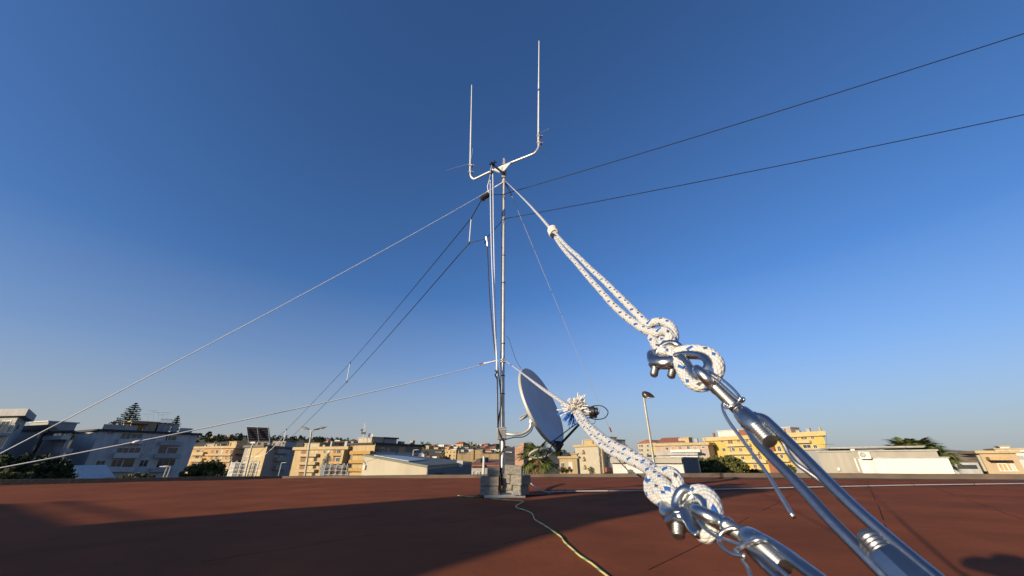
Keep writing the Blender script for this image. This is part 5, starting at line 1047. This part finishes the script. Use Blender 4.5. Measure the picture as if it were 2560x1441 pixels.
cable('halyard_tail', [at_Y(1238, 926, 6.36), at_Y(1242, 933, 6.33), at_Y(1238, 938, 6.34), at_Y(1243, 950, 6.36), at_Y(1243.5, 985, 6.38), at_Y(1245, 1070, 6.4)], .012, M_WIRE_D, 'dark knotted cord tail hanging beside the mast above the dish clamp', 'cord')

# far guys
wire('guy_rope', [on_mast(455), at_Y(1247, 463, 6.47), at_ax(-120, 1197, 3.2)], .0058, M_CORD, 'long white guy rope from the mast head to the lower left, the upper of two', 'guy rope', .010, 'guy ropes of the mast', 40)
wire('guy_rope', [on_mast(903), at_Y(1240, 903, 6.46), at_ax(-120, 1193, 3.0)], .0058, M_CORD, 'white guy rope from mid mast to the left, the lower of two', 'guy rope', .012, 'guy ropes of the mast', 40)
def rope_bits():
    r = MB(); r.tube([at_Y(1198, 911, 6.42), at_Y(1206, 909.5, 6.43)], .012, 8); solo(r, 'rope_marker', mat('red_tape', (.35, .03, .03), .6), 'red tape marker on the lower left guy rope near the mast', 'marker')
    r = MB(); r.tube(smooth_path([at_Y(1210, 909, 6.43), at_Y(1222, 907, 6.44), at_Y(1240, 903, 6.46)], n=8), [.008 + .009 * abs(math.sin(k * 1.3)) for k in range(17)], 8); solo(r, 'rope_splice', M_CORD, 'lumpy white splice where the lower left guy rope meets the mast', 'knot', smooth=True)
    r = MB(); r.tube(smooth_path([on_mast(458) + Vector((-.02, -.02, 0)), at_Y(1246, 463, 6.47), at_Y(1238, 468, 6.45)], n=8), [.008 + .010 * abs(math.sin(k * 1.3)) for k in range(17)], 8); solo(r, 'rope_splice', M_CORD, 'lumpy white splice where the upper left guy rope meets the mast head', 'knot', smooth=True)
    a = at_ax(-120, 1193, 3.0); b = at_Y(1240, 903, 6.46); p = a.lerp(b, .188); p.z -= .012 * 4 * .188 * .812 * (b - a).length; q = a.lerp(b, .2); q.z -= .012 * 4 * .2 * .8 * (b - a).length; r = MB(); r.tube([p, p.lerp(q, .3), p.lerp(q, .7), q], [.007, .013, .013, .007], 8); solo(r, 'rope_knot', M_CORD, 'small knot on the lower left guy rope near the left edge', 'knot', smooth=True)
rope_bits()
gA, gB = on_mast(458) + Vector((.03, .02, 0)), at_Y(1566, 1172, 13)
wire('guy_line', [gA, at_Y(1279, 489, 6.6), gB], .0058, mat('thin_guy_line', (.62, .64, .66), .5, 0, .05, 3), 'thin pale guy line from the mast head behind the dish feed to the parapet', 'guy rope', .004, None, 30)
def far_anchor():
    m = MB(); m.tube(smooth_path([gA, at_Y(1270, 470, 6.55), at_Y(1279, 489, 6.6)], n=8), [.008 + .010 * abs(math.sin(k * 1.5)) for k in range(17)], 8); solo(m, 'rope_splice', M_CABLE, 'dark lashing at the top of the thin guy line', 'knot', smooth=True)
    a, b = gA.lerp(gB, .82), gA.lerp(gB, .86); m = MB(); m.tube([at_Y(1524, 1069, 11.2), at_Y(1528, 1080, 11.35)], .02, 8); solo(m, 'rope_marker', MATS['red_tape'], 'red tape marker on the thin guy line above the cream block', 'marker')
    r = thing('wall_hook', 'dark iron rod and hook anchoring the thin guy line at the white building', 'hook', at_Y(1576, 1183, 13)); m = MB(); m.tube(smooth_path([at_Y(1521, 1142, 12.6), at_Y(1534, 1138, 12.6), at_Y(1554, 1160, 12.8), at_Y(1574, 1181, 12.9)], n=5), .018, 8); m.build('rod', M_RAIL, r, True); m = MB(); m.tube([at_Y(1570, 1180, 12.9), at_Y(1582, 1180, 12.9)], .06, 8); m.rod(at_Y(1577, 1176, 12.9), Vector((at_Y(1577, 1176, 12.9).x, 12.4, .1)), .03, 6); m.build('hook', M_RAIL, r)
far_anchor()

# ---------------------------------------------------------------- concrete blocks and things lying on the roof
def block(px0, px1, y0, y1, Y, rz, label, deep=.30, hole=False):
    a, b = at_Y(px0, y1, Y), at_Y(px1, y1, Y); t = at_Y((px0 + px1) / 2, y0, Y); c = (a + b) / 2; wd = (b.x - a.x) / max(.5, math.cos(rz)); h = t.z - c.z
    z0 = c.z; o = bpy.data.meshes.new('concrete_block'); bm = bmesh.new(); bmesh.ops.create_cube(bm, size=1)
    for v in bm.verts: v.co = Vector((v.co.x * wd, v.co.y * deep + deep / 2, (v.co.z + .5) * h))
    bmesh.ops.bevel(bm, geom=bm.edges[:], offset=.007, segments=2, affect='EDGES')
    bmesh.ops.subdivide_edges(bm, edges=[e for e in bm.edges if e.calc_length() > .08], cuts=5, use_grid_fill=True)
    for v in bm.verts: v.co += Vector([noise.noise(v.co * 22 + Vector((px0, k * 9, 0))) * .0012 for k in range(3)])
    bm.to_mesh(o); bm.free(); ob = bpy.data.objects.new('concrete_block', o); col.objects.link(ob); ob.location = (c.x, Y, z0); ob.rotation_euler = (0, 0, rz); ob.scale = (.965, 1, .975); o.materials.append(M_CONC)
    tag(ob, label, 'concrete block', 'concrete blocks weighting the mast base'); return ob
block(1200, 1246, 1216, 1239, 6.28, .10, 'grey concrete block at the bottom of the left stack', .34)
block(1200, 1248, 1191.5, 1215.5, 6.28, .06, 'grey concrete block in the middle of the left stack', .34)
block(1219, 1250, 1167, 1191, 6.36, .1, 'grey concrete block on top of the left stack, half behind the pole', .26)
block(1256, 1280, 1210, 1233, 6.40, -.42, 'tan lit concrete block at the bottom of the right stack nearest the pole', .22)
block(1281, 1302, 1214, 1238.5, 6.24, -.50, 'concrete block at the bottom right corner of the right stack', .28)
block(1253, 1275, 1183, 1208, 6.40, -.42, 'leaning concrete block in the second course of the right stack beside the pole', .22).rotation_euler = (0, .05, -.42)
block(1275, 1303, 1188, 1213.5, 6.22, -.55, 'concrete block jutting right in the second course of the right stack', .30).rotation_euler = (0, .04, -.55)
block(1260, 1304, 1163, 1187, 6.30, -.18, 'tilted concrete block laid across the top of the right stack', .16).rotation_euler = (0, .07, -.18)
def yg_material():
    m, t, b = nodes_of('yellow_green_wire'); N, L = t.nodes, t.links
    uv = N.new('ShaderNodeUVMap'); sp = N.new('ShaderNodeSeparateXYZ'); L.new(uv.outputs[0], sp.inputs[0]); a = N.new('ShaderNodeMath'); a.operation = 'MULTIPLY'; a.inputs[1].default_value = 5.0; L.new(sp.outputs[0], a.inputs[0])
    s_ = N.new('ShaderNodeMath'); s_.operation = 'ADD'; L.new(a.outputs[0], s_.inputs[0]); L.new(sp.outputs[1], s_.inputs[1]); f = N.new('ShaderNodeMath'); f.operation = 'FRACT'; L.new(s_.outputs[0], f.inputs[0]); g = N.new('ShaderNodeMath'); g.operation = 'LESS_THAN'; g.inputs[1].default_value = .28; L.new(f.outputs[0], g.inputs[0])
    mx = N.new('ShaderNodeMix'); mx.data_type = 'RGBA'; L.new(g.outputs[0], mx.inputs[0]); mx.inputs[6].default_value = (.52, .46, .17, 1); mx.inputs[7].default_value = (.14, .32, .14, 1); L.new(mx.outputs[2], b.inputs['Base Color']); b.inputs['Roughness'].default_value = .45; return m
M_YG = yg_material()
G = lambda px, py, h=.012: at_z(px, py, h)
cable('earth_wire', [G(1144, 1239), G(1180, 1242), G(1225, 1239), G(1228, 1246), G(1262, 1250), G(1305, 1253), G(1306, 1256), G(1292, 1264), G(1291, 1269), G(1312, 1276), G(1328, 1283), G(1334, 1291), G(1337, 1299), G(1360, 1313), G(1385, 1330), G(1402, 1342), G(1412, 1356), G(1432, 1374), G(1450, 1390), G(1478, 1408), G(1500, 1426), G(1525, 1446), G(1560, 1480)], .0056, M_YG, 'yellow and green earth wire snaking across the red roof from the blocks to the front', 'cable', n=8, w_=10)
cable('earth_wire', [G(1226, 1241), G(1246, 1238, .03), G(1254, 1228, .08), G(1255, 1216, .16)], .005, M_YG, 'short yellow green wire rising to the mast foot between the stacks', 'cable')
def strand_line(name, off, r_, mm, label, h=.02, wob=.04):
    base = [(1300, 1214), (1325, 1222), (1360, 1228.5), (1400, 1229), (1500, 1228), (1640, 1226.5), (1780, 1224), (1900, 1221), (2060, 1217.5), (2250, 1213.5), (2420, 1211), (2620, 1208.5)]
    pts = []
    for i, (x, y) in enumerate(base): p = G(x, y, h); pts.append(p + Vector((0, off + wob * noise.noise((i * .9, off * 30, 0)), (.30 if i == 0 else .10 if i == 1 else 0))))
    return cable(name, pts, r_, mm, label, 'cable', n=12)
strand_line('white_conduit', 0, .0105, M_WCABLE, 'white cable running across the red roof from the blocks to the right edge', .03)
strand_line('black_cable', .11, .013, M_CABLE, 'black cable lying just beyond the white cable across the roof', .028, .12)
strand_line('black_cable', -.06, .009, M_CABLE, 'thinner black cable lying on the near side of the white cable', .012, .10)
def ties():
    for i, (x, y) in enumerate(((1412, 1229), (1520, 1228), (1700, 1225.5), (2168, 1215), (2282, 1213), (2433, 1210.8))):
        p = G(x, y, .03); m = MB(); m.tube([p + Vector((0, math.cos(a) * .05 + .02, math.sin(a) * .022)) for a in [q * math.pi / 6 for q in range(12)]], .005, 5, closed=True); m.rod(p + Vector((0, .02, .02)), p + Vector((.01, .0, .06)), .003, 4)
        solo(m, 'cable_tie', M_BLACK, f"black cable tie on the roof cables, {ORD[i]} from the concrete blocks", 'cable tie', 'cable ties on the roof cables')
ties()
cable('loose_cable', [G(1196, 1238, .01), G(1240, 1241, .01), G(1300, 1240, .01), G(1350, 1238, .01), G(1372, 1236, .01), G(1377, 1231, .01), G(1398, 1229.5, .01)], .010, M_CABLE, 'black cable lying in front of the blocks and joining the bundle', 'cable')
# ---------------------------------------------------------------- the two near guys with their clips, thimbles and turnbuckles
class Guy:
    """sight lines met with the plane of one taut guy: the guy leaves the mast far off and ends a hand's breadth from the lens"""
    def __init__(s, a, ax_a, b, inv_b):
        s.a = Vector(a); d = Vector(b) - s.a; s.L = d.length; s.d = d / s.L; s.i0 = 1 / ax_a; s.k = (inv_b - s.i0) / s.L
    def inv(s, px, py): return s.i0 + s.k * (Vector((px, py)) - s.a).dot(s.d)
    def __call__(s, px, py, mm=0.0): return at_ax(px, py, 1 / s.inv(px, py) - mm / 1000)
    def path(s, pts, n=6): return smooth_path([s(*p) for p in pts], n=n)
    def px(s, px_, py, w): return w / FPX / s.inv(px_, py)                 # width in metres of w photo pixels there
def fine(path, step):                                                      # even steps along a path
    P = [Vector(p) for p in path]; out_ = [P[0]]; acc = 0
    for a, b in zip(P, P[1:]):
        L_ = (b - a).length; k = max(1, round(L_ / step))
        out_ += [a.lerp(b, (j + 1) / k) for j in range(k)]
    return out_
def rope_mesh(m, path, r, n=18): m.tube(fine(path, .004), r, n)
def threaded(m, a, b, r, pitch, depth=.10, n=20, tip=True):
    a, b = Vector(a), Vector(b); L_ = (b - a).length; k = int(L_ / pitch * 4); P, R_ = [], []
    for j in range(k + 1):
        P.append(a.lerp(b, j / k)); R_.append(r * (1 - depth * (0.5 - 0.5 * math.cos(2 * math.pi * j / 4))))
    if tip: R_[-1] *= .75; R_[-2] *= .92
    m.tube(P, R_, n)
def hexnut(m, c, ax, r, h):
    ax = Vector(ax).normalized(); e = ax.orthogonal().normalized(); f = ax.cross(e)
    ring = lambda o, k: [Vector(c) + ax * o + (e * math.cos(q * math.pi / 3) + f * math.sin(q * math.pi / 3)) * r * k for q in range(6)]
    i = len(m.v)
    for o, k in ((-h / 2, .88), (-h * .36, 1), (h * .36, 1), (h / 2, .88)): m.v += ring(o, k)
    for t_ in range(3):
        for j in range(6): m.f.append((i + t_ * 6 + j, i + t_ * 6 + (j + 1) % 6, i + t_ * 6 + 6 + (j + 1) % 6, i + t_ * 6 + 6 + j))
    m.f.append(tuple(i + j for j in range(6))); m.f.append(tuple(i + 18 + j for j in range(5, -1, -1)))
M_THREAD = mat('threaded_steel', (.28, .29, .30), .45, 1.0, .15, 200)
VIEW = lambda p: (CAM - Vector(p)).normalized()
RR = .0043
mast_top = on_mast(455); ax_of = lambda p: (p - CAM).dot(Vector((0, CT, ST)))

# upper guy
U = Guy((1265, 455), ax_of(mast_top), (1745, 920), 3.55)
def upper():
    m = MB(); P = smooth_path([mast_top + Vector((.035, -.02, 0)), U(1300, 489), U(1340, 531), U(1382, 579)], n=24); rope_mesh(m, P, .0045)
    A = U.path([(1381, 577, 2), (1387, 591, 2), (1397, 608, 2), (1415, 631, 1), (1440, 658), (1470, 693), (1500, 726), (1530, 760), (1562, 790), (1590, 811), (1613, 826), (1640, 833, 3), (1662, 828, 6), (1674, 838, 7), (1671, 853, 6), (1655, 862, 4), (1638, 857, 1), (1630, 845, -2), (1637, 832, -5)], 8)
    rope_mesh(m, A, RR)
    Bp = U.path([(1384, 578, -1), (1392, 588, -1), (1405, 603), (1422, 621), (1447, 643), (1475, 671), (1510, 703), (1540, 733), (1570, 763), (1600, 793), (1620, 811, -2), (1638, 806, 0), (1660, 806, 1), (1678, 818, 1), (1685, 840, 1), (1682, 862, 1), (1684, 882, 1), (1700, 879, 1), (1722, 875), (1750, 876), (1775, 884), (1792, 900), (1797, 920), (1790, 940), (1776, 957), (1755, 966), (1733, 962), (1716, 946), (1703, 924), (1692, 903), (1680, 885, 3), (1668, 868, 3), (1655, 850, 2)], 8)
    rope_mesh(m, Bp, RR); r3 = U.path([(1634, 852, 5), (1641, 866, 6), (1655, 876, 6), (1670, 878, 5)], 8); rope_mesh(m, r3, RR)
    g = solo(m, 'guy_rope', M_ROPE, 'thick blue flecked white guy rope with doubled end and knot in the upper foreground', 'guy rope', 'braided guy ropes in the foreground', True)
    m = MB(); c = U(1383, 580)
    for k in range(3): q = U(1380 + k * 2.2, 575 + k * 4.2); dd = (U(1400, 598) - U(1370, 566)).normalized(); e = dd.orthogonal().normalized(); f = dd.cross(e); m.tube([q + (e * math.cos(a) * 1.3 + f * math.sin(a)) * .0085 for a in [t * math.pi / 8 for t in range(16)]], .0040, 8, closed=True)
    m.build('whipping', M_WHITEF, g, True); m = MB(); m.tube(U.path([(1377, 588, 6), (1383, 588, 9), (1389, 593, 7)], 4), .005, 8); m.rod(U(1385, 576, 6), U(1391, 570, 8), .003, 6); m.build('rope_tail', M_BLACK, g, True)
    # thimble inside the rope eye
    m = MB(); T = U.path([(1693, 893, 0), (1715, 888), (1748, 889), (1768, 896), (1779, 908), (1782, 921), (1776, 934), (1765, 944), (1751, 949), (1738, 944), (1727, 932), (1716, 915), (1704, 900)], 7); m.tube(T, .0036, 14, flat=1.9, up=None)
    P2 = []; 
    solo(m, 'thimble', M_METAL, 'zinc thimble lining the rope eye of the upper guy', 'thimble', 'thimbles in the rope eyes', True)
    # wire rope clip
    r = thing('rope_clip', 'zinc U bolt clip clamping the rope above the upper thimble', 'rope clip', U(1668, 880), 'U bolt rope clips')
    m = MB(); Ub = U.path([(1638, 917, 4), (1640, 898, 5), (1645, 880, 7), (1656, 866, 9), (1674, 858, 9), (1692, 862, 6), (1701, 874, 0), (1697, 892, -5), (1686, 912, -6), (1679, 922, -6)], 6); m.tube(Ub, .0030, 12); m.build('u_bolt', M_METAL, r, True)
    m = MB(); S_ = U.path([(1632, 884, 3), (1637, 898, 5), (1652, 906, 5), (1672, 905, 2), (1688, 896, -2), (1697, 886, -4)], 5); m.tube(S_, [.0042 + .0016 * math.sin(k / (len(S_) - 1) * math.pi) for k in range(len(S_))], 14, flat=1.25); m.build('saddle', M_METAL, r, True)
    m = MB(); threaded(m, U(1640, 910, 4), U(1634, 940, 4), .0033, .0016, .16); m.build('threaded_end', M_THREAD, r, 30)
    m = MB(); threaded(m, U(1684, 914, -6), U(1677, 944, -6), .0033, .0016, .16); m.build('threaded_end', M_THREAD, r, 30)
    for a, b in (((1641, 904, 4), (1637, 922, 4)), ((1685, 910, -6), (1681, 926, -6))): m = MB(); p, q = U(*a), U(*b); hexnut(m, (p + q) / 2, q - p, .0058, .0046); m.build('nut', M_THREAD, r, 25)
    # turnbuckle
    r = thing('turnbuckle', 'zinc turnbuckle of the upper guy, its open body nearest the lens', 'turnbuckle', U(1900, 1060), 'turnbuckles of the near guys')
    c = U(1768, 949); dd = (U(1790, 970) - U(1745, 925)).normalized(); vv = VIEW(c); vv = (vv - dd * vv.dot(dd)).normalized()
    m = MB(); m.tube([c + dd * math.cos(a) * .0092 + vv * math.sin(a) * .0098 for a in [t * 2 * math.pi / 40 for t in range(40)]], [.0031 + .0007 * (1 + math.cos(2 * math.pi * t / 40)) for t in range(40)], 14, closed=True); m.tube([U(1782, 962), U(1790, 970), U(1796, 976)], [.0036, .0043, .0040], 16); eye = m.build('eye_bolt', M_METAL, r, True)
    m = MB(); threaded(m, U(1793, 973), U(1866, 1046), .0040, .0016, .14); m.build('threaded_shank', M_THREAD, eye, 30)
    m = MB(); E = [U(*p) for p in ((1850, 1029), (1854, 1033), (1866, 1045), (1880, 1059), (1890, 1069), (1900, 1079), (1903, 1082))]; m.tube(E, [.0043, .0052, .0058, .0060, .0056, .0046, .0038], 20); m.build('body_end', M_METAL, r, True)
    m = MB(); threaded(m, U(1892, 1070, 1), U(1925, 1105, 1), .0044, .0016, .12, tip=False); m.build('shank_tip', M_THREAD, r, 30)
    barL = U.path([(1866, 1062, 0), (1884, 1090, 0), (1902, 1115, 0), (1983, 1198, 0), (2067, 1291, 0), (2150, 1376, 0), (2206, 1432, 0), (2240, 1466)], 6)
    barR = U.path([(1888, 1042, 0), (1908, 1046, 0), (1930, 1064, 0), (2011, 1144, 0), (2095, 1230, 0), (2178, 1308, 0), (2290, 1404, 0), (2334, 1440, 0), (2380, 1480)], 6)
    for bp in (barL, barR): m = MB(); m.tube(bp, [.0030] + [.0025] * (len(bp) - 2) + [.0030], 16, flat=1.15); m.build('bar', M_BAR, r, True)
    m = MB(); a, b = U(2160, 1333, 1), U(2208, 1383, 1); k = fine([a, b], .0004); n_ = len(k); m.tube(k, [.0046 * (min(1, (.35 + j * .12)) ** .5) * (1 - .07 * (.5 - .5 * math.cos(j * 2 * math.pi / 4))) for j in range(n_)], 20); m.build('lower_stud', M_THREAD, r, 30)
    m = MB(); q0, q1, q2 = U(2204, 1379, 0), U(2222, 1398, 0), U(2330, 1500, 0); ax = (q2 - q0).normalized(); m.tube([q0, q0.lerp(q1, .3), q1, q2], [.0044, .0058, .0064, .0074], 8); m.build('lower_body_end', M_BAR, r, 35)
    # locking wire
    m = MB()
    m.tube(U.path([(1757, 925, 8), (1775, 930, 8), (1800, 945, 8), (1828, 968, 7), (1846, 988, 6), (1852, 1000, 5), (1858, 1003, -2), (1840, 1010, 6), (1818, 1020, 7), (1806, 1016, 3), (1816, 1006, -4), (1840, 998, -6), (1858, 996, -2), (1860, 1000, 2)], 6), .0009, 8)
    m.tube(U.path([(1822, 1016, 5), (1810, 1010, 6), (1806, 1014, 7), (1811, 1034, 7), (1826, 1060, 6), (1850, 1092, 5), (1885, 1140, 4), (1920, 1188, 4), (1950, 1237, 4), (1984, 1294, 4)], 6), .0010, 8)
    m.tube(U.path([(1770, 935, 7), (1800, 958, 7), (1830, 985, 6), (1850, 1003, 5)], 6), .0009, 8)
    m.tube(U.path([(1942, 1092, -4), (1958, 1108, -4), (1972, 1135, -5), (1990, 1158, -5), (2020, 1180, -6), (2060, 1210, -7), (2095, 1243, -6), (2140, 1284, -4), (2190, 1330, -3)], 6), .0013, 8)
    solo(m, 'locking_wire', M_WIRE, 'twisted steel locking wire wound round the upper turnbuckle shank', 'wire', 'locking wires', True)
upper()

# lower guy
mid = on_mast(903)
W = Guy((1262, 903), ax_of(mid), (1785, 1295), 4.75)
def lower():
    m = MB(); rope_mesh(m, smooth_path([mid + Vector((.035, -.03, 0)), W(1290, 922), W(1340, 960), W(1400, 1002), W(1440, 1030)], n=14), .0045)
    A = W.path([(1430, 1024, 1), (1440, 1036, 2), (1448, 1050, 1), (1464, 1070, 1), (1481, 1089), (1500, 1109), (1520, 1124), (1545, 1138), (1570, 1149), (1594, 1159), (1615, 1171), (1632, 1184, 3), (1650, 1200, 6), (1667, 1216, 7), (1683, 1234, 5), (1692, 1248, 2), (1706, 1243, 0), (1728, 1233), (1752, 1229), (1772, 1238), (1785, 1258), (1790, 1284), (1787, 1308), (1780, 1328), (1768, 1338), (1754, 1334), (1740, 1318), (1724, 1296), (1710, 1278), (1698, 1262)], 8)
    rope_mesh(m, A, RR)
    Bp = W.path([(1440, 1026, -2), (1452, 1036, -2), (1471, 1062, -1), (1489, 1078), (1506, 1093), (1524, 1105), (1545, 1118), (1567, 1128), (1592, 1144, -1), (1618, 1160, -3), (1640, 1178, -2), (1656, 1180, 0), (1672, 1180, 2), (1688, 1190, 2), (1696, 1208, 1), (1696, 1230, 0), (1698, 1252, -2)], 8); rope_mesh(m, Bp, RR)
    rope_mesh(m, W.path([(1646, 1186, -3), (1634, 1192, 0), (1624, 1206, 2), (1623, 1222, 3), (1632, 1238, 4), (1650, 1250, 4), (1670, 1257, 3), (1690, 1262, 1)], 8), RR)
    rope_mesh(m, W.path([(1632, 1208, 5), (1642, 1222, 7), (1656, 1238, 7), (1672, 1250, 5), (1690, 1258, 2)], 8), RR)
    g = solo(m, 'guy_rope', M_ROPE, 'thick blue flecked white guy rope with frayed join and knot in the lower foreground', 'guy rope', 'braided guy ropes in the foreground', True)
    c = W(1441, 1026, 3); sc = W.px(1440, 1026, 1); rnd = random.Random(5); vx = Vector((1, 0, 0)); vz = Vector((0, ST * -0, 1))
    def fan(name, mm, a0, a1, l0, l1, n_):
        m = MB()
        for _ in range(n_):
            a = rnd.uniform(a0, a1); l_ = rnd.uniform(l0, l1) * sc; d = (vx * math.cos(a) + Vector((0, -math.sin(TILT), math.cos(TILT))) * math.sin(a) + Vector((0, -CT, -ST)) * rnd.uniform(-.4, .7)).normalized()
            e = Vector((rnd.gauss(0, 1), rnd.gauss(0, 1), rnd.gauss(0, 1))).normalized() * l_ * .22; dr = Vector((0, 0, -1)) * l_ * rnd.uniform(0, .25)
            p = smooth_path([c + d * sc * 2, c + d * l_ * .5 + e * .5, c + d * l_ + e + dr], n=4); m.tube(p, [rnd.uniform(.0007, .0015) * (1.1 - .4 * k / len(p)) for k in range(len(p))], 5)
        m.build(name, mm, g, True)
    fan('frayed_end', M_WHITEF, rad(20), rad(185), 14, 42, 150); fan('frayed_end', M_WHITEF, rad(-60), rad(40), 8, 24, 30); fan('frayed_blue_end', M_BLUEF, rad(180), rad(262), 18, 44, 42)
    m = MB(); dd = (W(1470, 1060) - W(1430, 1018)).normalized(); e = dd.orthogonal().normalized(); f = dd.cross(e)
    for k in range(3): q = W(1434 + k * 3, 1021 + k * 3.6); m.tube([q + (e * math.cos(a) * 1.4 + f * math.sin(a)) * .0075 for a in [t * math.pi / 8 for t in range(16)]], .0028, 8, closed=True)
    m.build('lashing', M_BLACK, g, True)
    m = MB(); T = W.path([(1704, 1266, 1), (1716, 1250, 0), (1736, 1243), (1756, 1243), (1769, 1254), (1775, 1276), (1775, 1300), (1768, 1318), (1758, 1322), (1746, 1314), (1732, 1296), (1716, 1276)], 7); m.tube(T, .0029, 14, flat=1.9)
    m.tube(W.path([(1712, 1276, 6), (1724, 1300, 6), (1742, 1328, 6), (1752, 1336, 5)], 5), .0024, 12, flat=1.9)
    solo(m, 'thimble', M_METAL, 'zinc thimble lining the rope eye of the lower guy', 'thimble', 'thimbles in the rope eyes', True)
    r = thing('rope_clip', 'zinc U bolt clip clamping the rope above the lower thimble', 'rope clip', W(1690, 1270), 'U bolt rope clips')
    m = MB(); Ub = W.path([(1693, 1300, 6), (1692, 1284, 7), (1691, 1264, 8), (1696, 1243, 9), (1708, 1228, 8), (1722, 1227, 4), (1733, 1240, -3), (1736, 1270, -6), (1732, 1306, -6)], 6); m.tube(Ub, .0035, 14); m.build('u_bolt', M_METAL, r, True)
    m = MB(); S_ = W.path([(1669, 1262, 2), (1674, 1282, 5), (1692, 1292, 6), (1712, 1290, 3), (1730, 1284, -3)], 6); m.tube(S_, [.0040 + .0016 * math.sin(k / (len(S_) - 1) * math.pi) for k in range(len(S_))], 14, flat=1.3); m.tube(W.path([(1672, 1262, 0), (1682, 1252, 2), (1690, 1254, 3)], 5), .004, 12); m.build('saddle', M_METAL, r, True)
    m = MB(); threaded(m, W(1693.5, 1296, 6), W(1695, 1343, 6), .0040, .0016, .17); m.build('threaded_end', M_THREAD, r, 30)
    m = MB(); threaded(m, W(1731, 1296, -5), W(1729, 1331, -5), .0034, .0016, .17); m.build('threaded_end', M_THREAD, r, 30)
    for a, b in (((1693, 1299, 6), (1693.6, 1319, 6)), ((1731, 1300, -5), (1730, 1314, -5))): m = MB(); p, q = W(*a), W(*b); hexnut(m, (p + q) / 2, q - p, .0074 if a[0] < 1700 else .006, (q - p).length * .9); m.tube([p, p.lerp(q, .1)], .0078 if a[0] < 1700 else .006, 16); m.build('nut', M_METAL, r, 25)
    r = thing('turnbuckle', 'zinc turnbuckle of the lower guy wrapped with locking wire at its neck', 'turnbuckle', W(1880, 1360), 'turnbuckles of the near guys')
    c = W(1778, 1296); dd = (W(1820, 1318) - W(1750, 1282)).normalized(); vv = VIEW(c); vv = (vv - dd * vv.dot(dd)).normalized()
    m = MB(); m.tube([c + dd * math.cos(a) * .0088 + vv * math.sin(a) * .0085 for a in [t * 2 * math.pi / 40 for t in range(40)]], [.0030 + .0007 * (1 + math.cos(2 * math.pi * t / 40)) for t in range(40)], 14, closed=True); m.tube([W(1806, 1308), W(1818, 1315), W(1828, 1321)], [.0036, .0046, .0040], 16); eye = m.build('eye_bolt', M_METAL, r, True)
    m = MB(); threaded(m, W(1822, 1318), W(1880, 1352), .0040, .0014, .12); m.build('threaded_shank', M_THREAD, eye, 30)
    m = MB(); E = [W(*p) for p in ((1864, 1343), (1870, 1346), (1884, 1355), (1900, 1364), (1908, 1369))]; m.tube(E, [.0044, .0054, .0059, .0057, .0046], 20); m.build('body_end', M_METAL, r, True)
    m = MB(); threaded(m, W(1898, 1362, 0), W(1962, 1420, 0), .0040, .0016, .14, tip=False); m.build('shank_tip', M_THREAD, r, 30)
    barL = W.path([(1872, 1362, 0), (1886, 1384, 0), (1925, 1422, 0), (1960, 1452, 0), (2010, 1500)], 6); barR = W.path([(1898, 1346, 0), (1922, 1358, 0), (1965, 1386, 0), (2010, 1420, 0), (2050, 1450), (2100, 1490)], 6)
    for bp in (barL, barR): m = MB(); m.tube(bp, .0027, 16, flat=1.15); m.build('bar', M_BAR, r, True)
    m = MB()
    m.tube(W.path([(1745, 1300, 9), (1762, 1322, 9), (1790, 1340, 9), (1820, 1353, 8), (1860, 1366, 7), (1900, 1385, 6), (1950, 1425, 5), (1985, 1455, 5)], 6), .0010, 8)
    m.tube(W.path([(1856, 1332, -3), (1846, 1324, 4), (1826, 1322, 7), (1806, 1332, 8), (1798, 1348, 8), (1806, 1368, 8), (1832, 1386, 8), (1864, 1391, 7)], 6), .0011, 8)
    m.tube(W.path([(1918, 1356, 0), (1910, 1350, 5), (1890, 1352, 8), (1865, 1362, 8), (1848, 1374, 7), (1850, 1366, 0), (1880, 1344, -6), (1908, 1344, -4), (1920, 1354, 0)], 6), .0012, 8)
    m.tube(W.path([(1838, 1372, 7), (1848, 1390, 6), (1870, 1420, 5), (1880, 1450, 5)], 6), .0010, 8)
    solo(m, 'locking_wire', M_WIRE, 'steel locking wire looped round the neck of the lower turnbuckle', 'wire', 'locking wires', True)
lower()
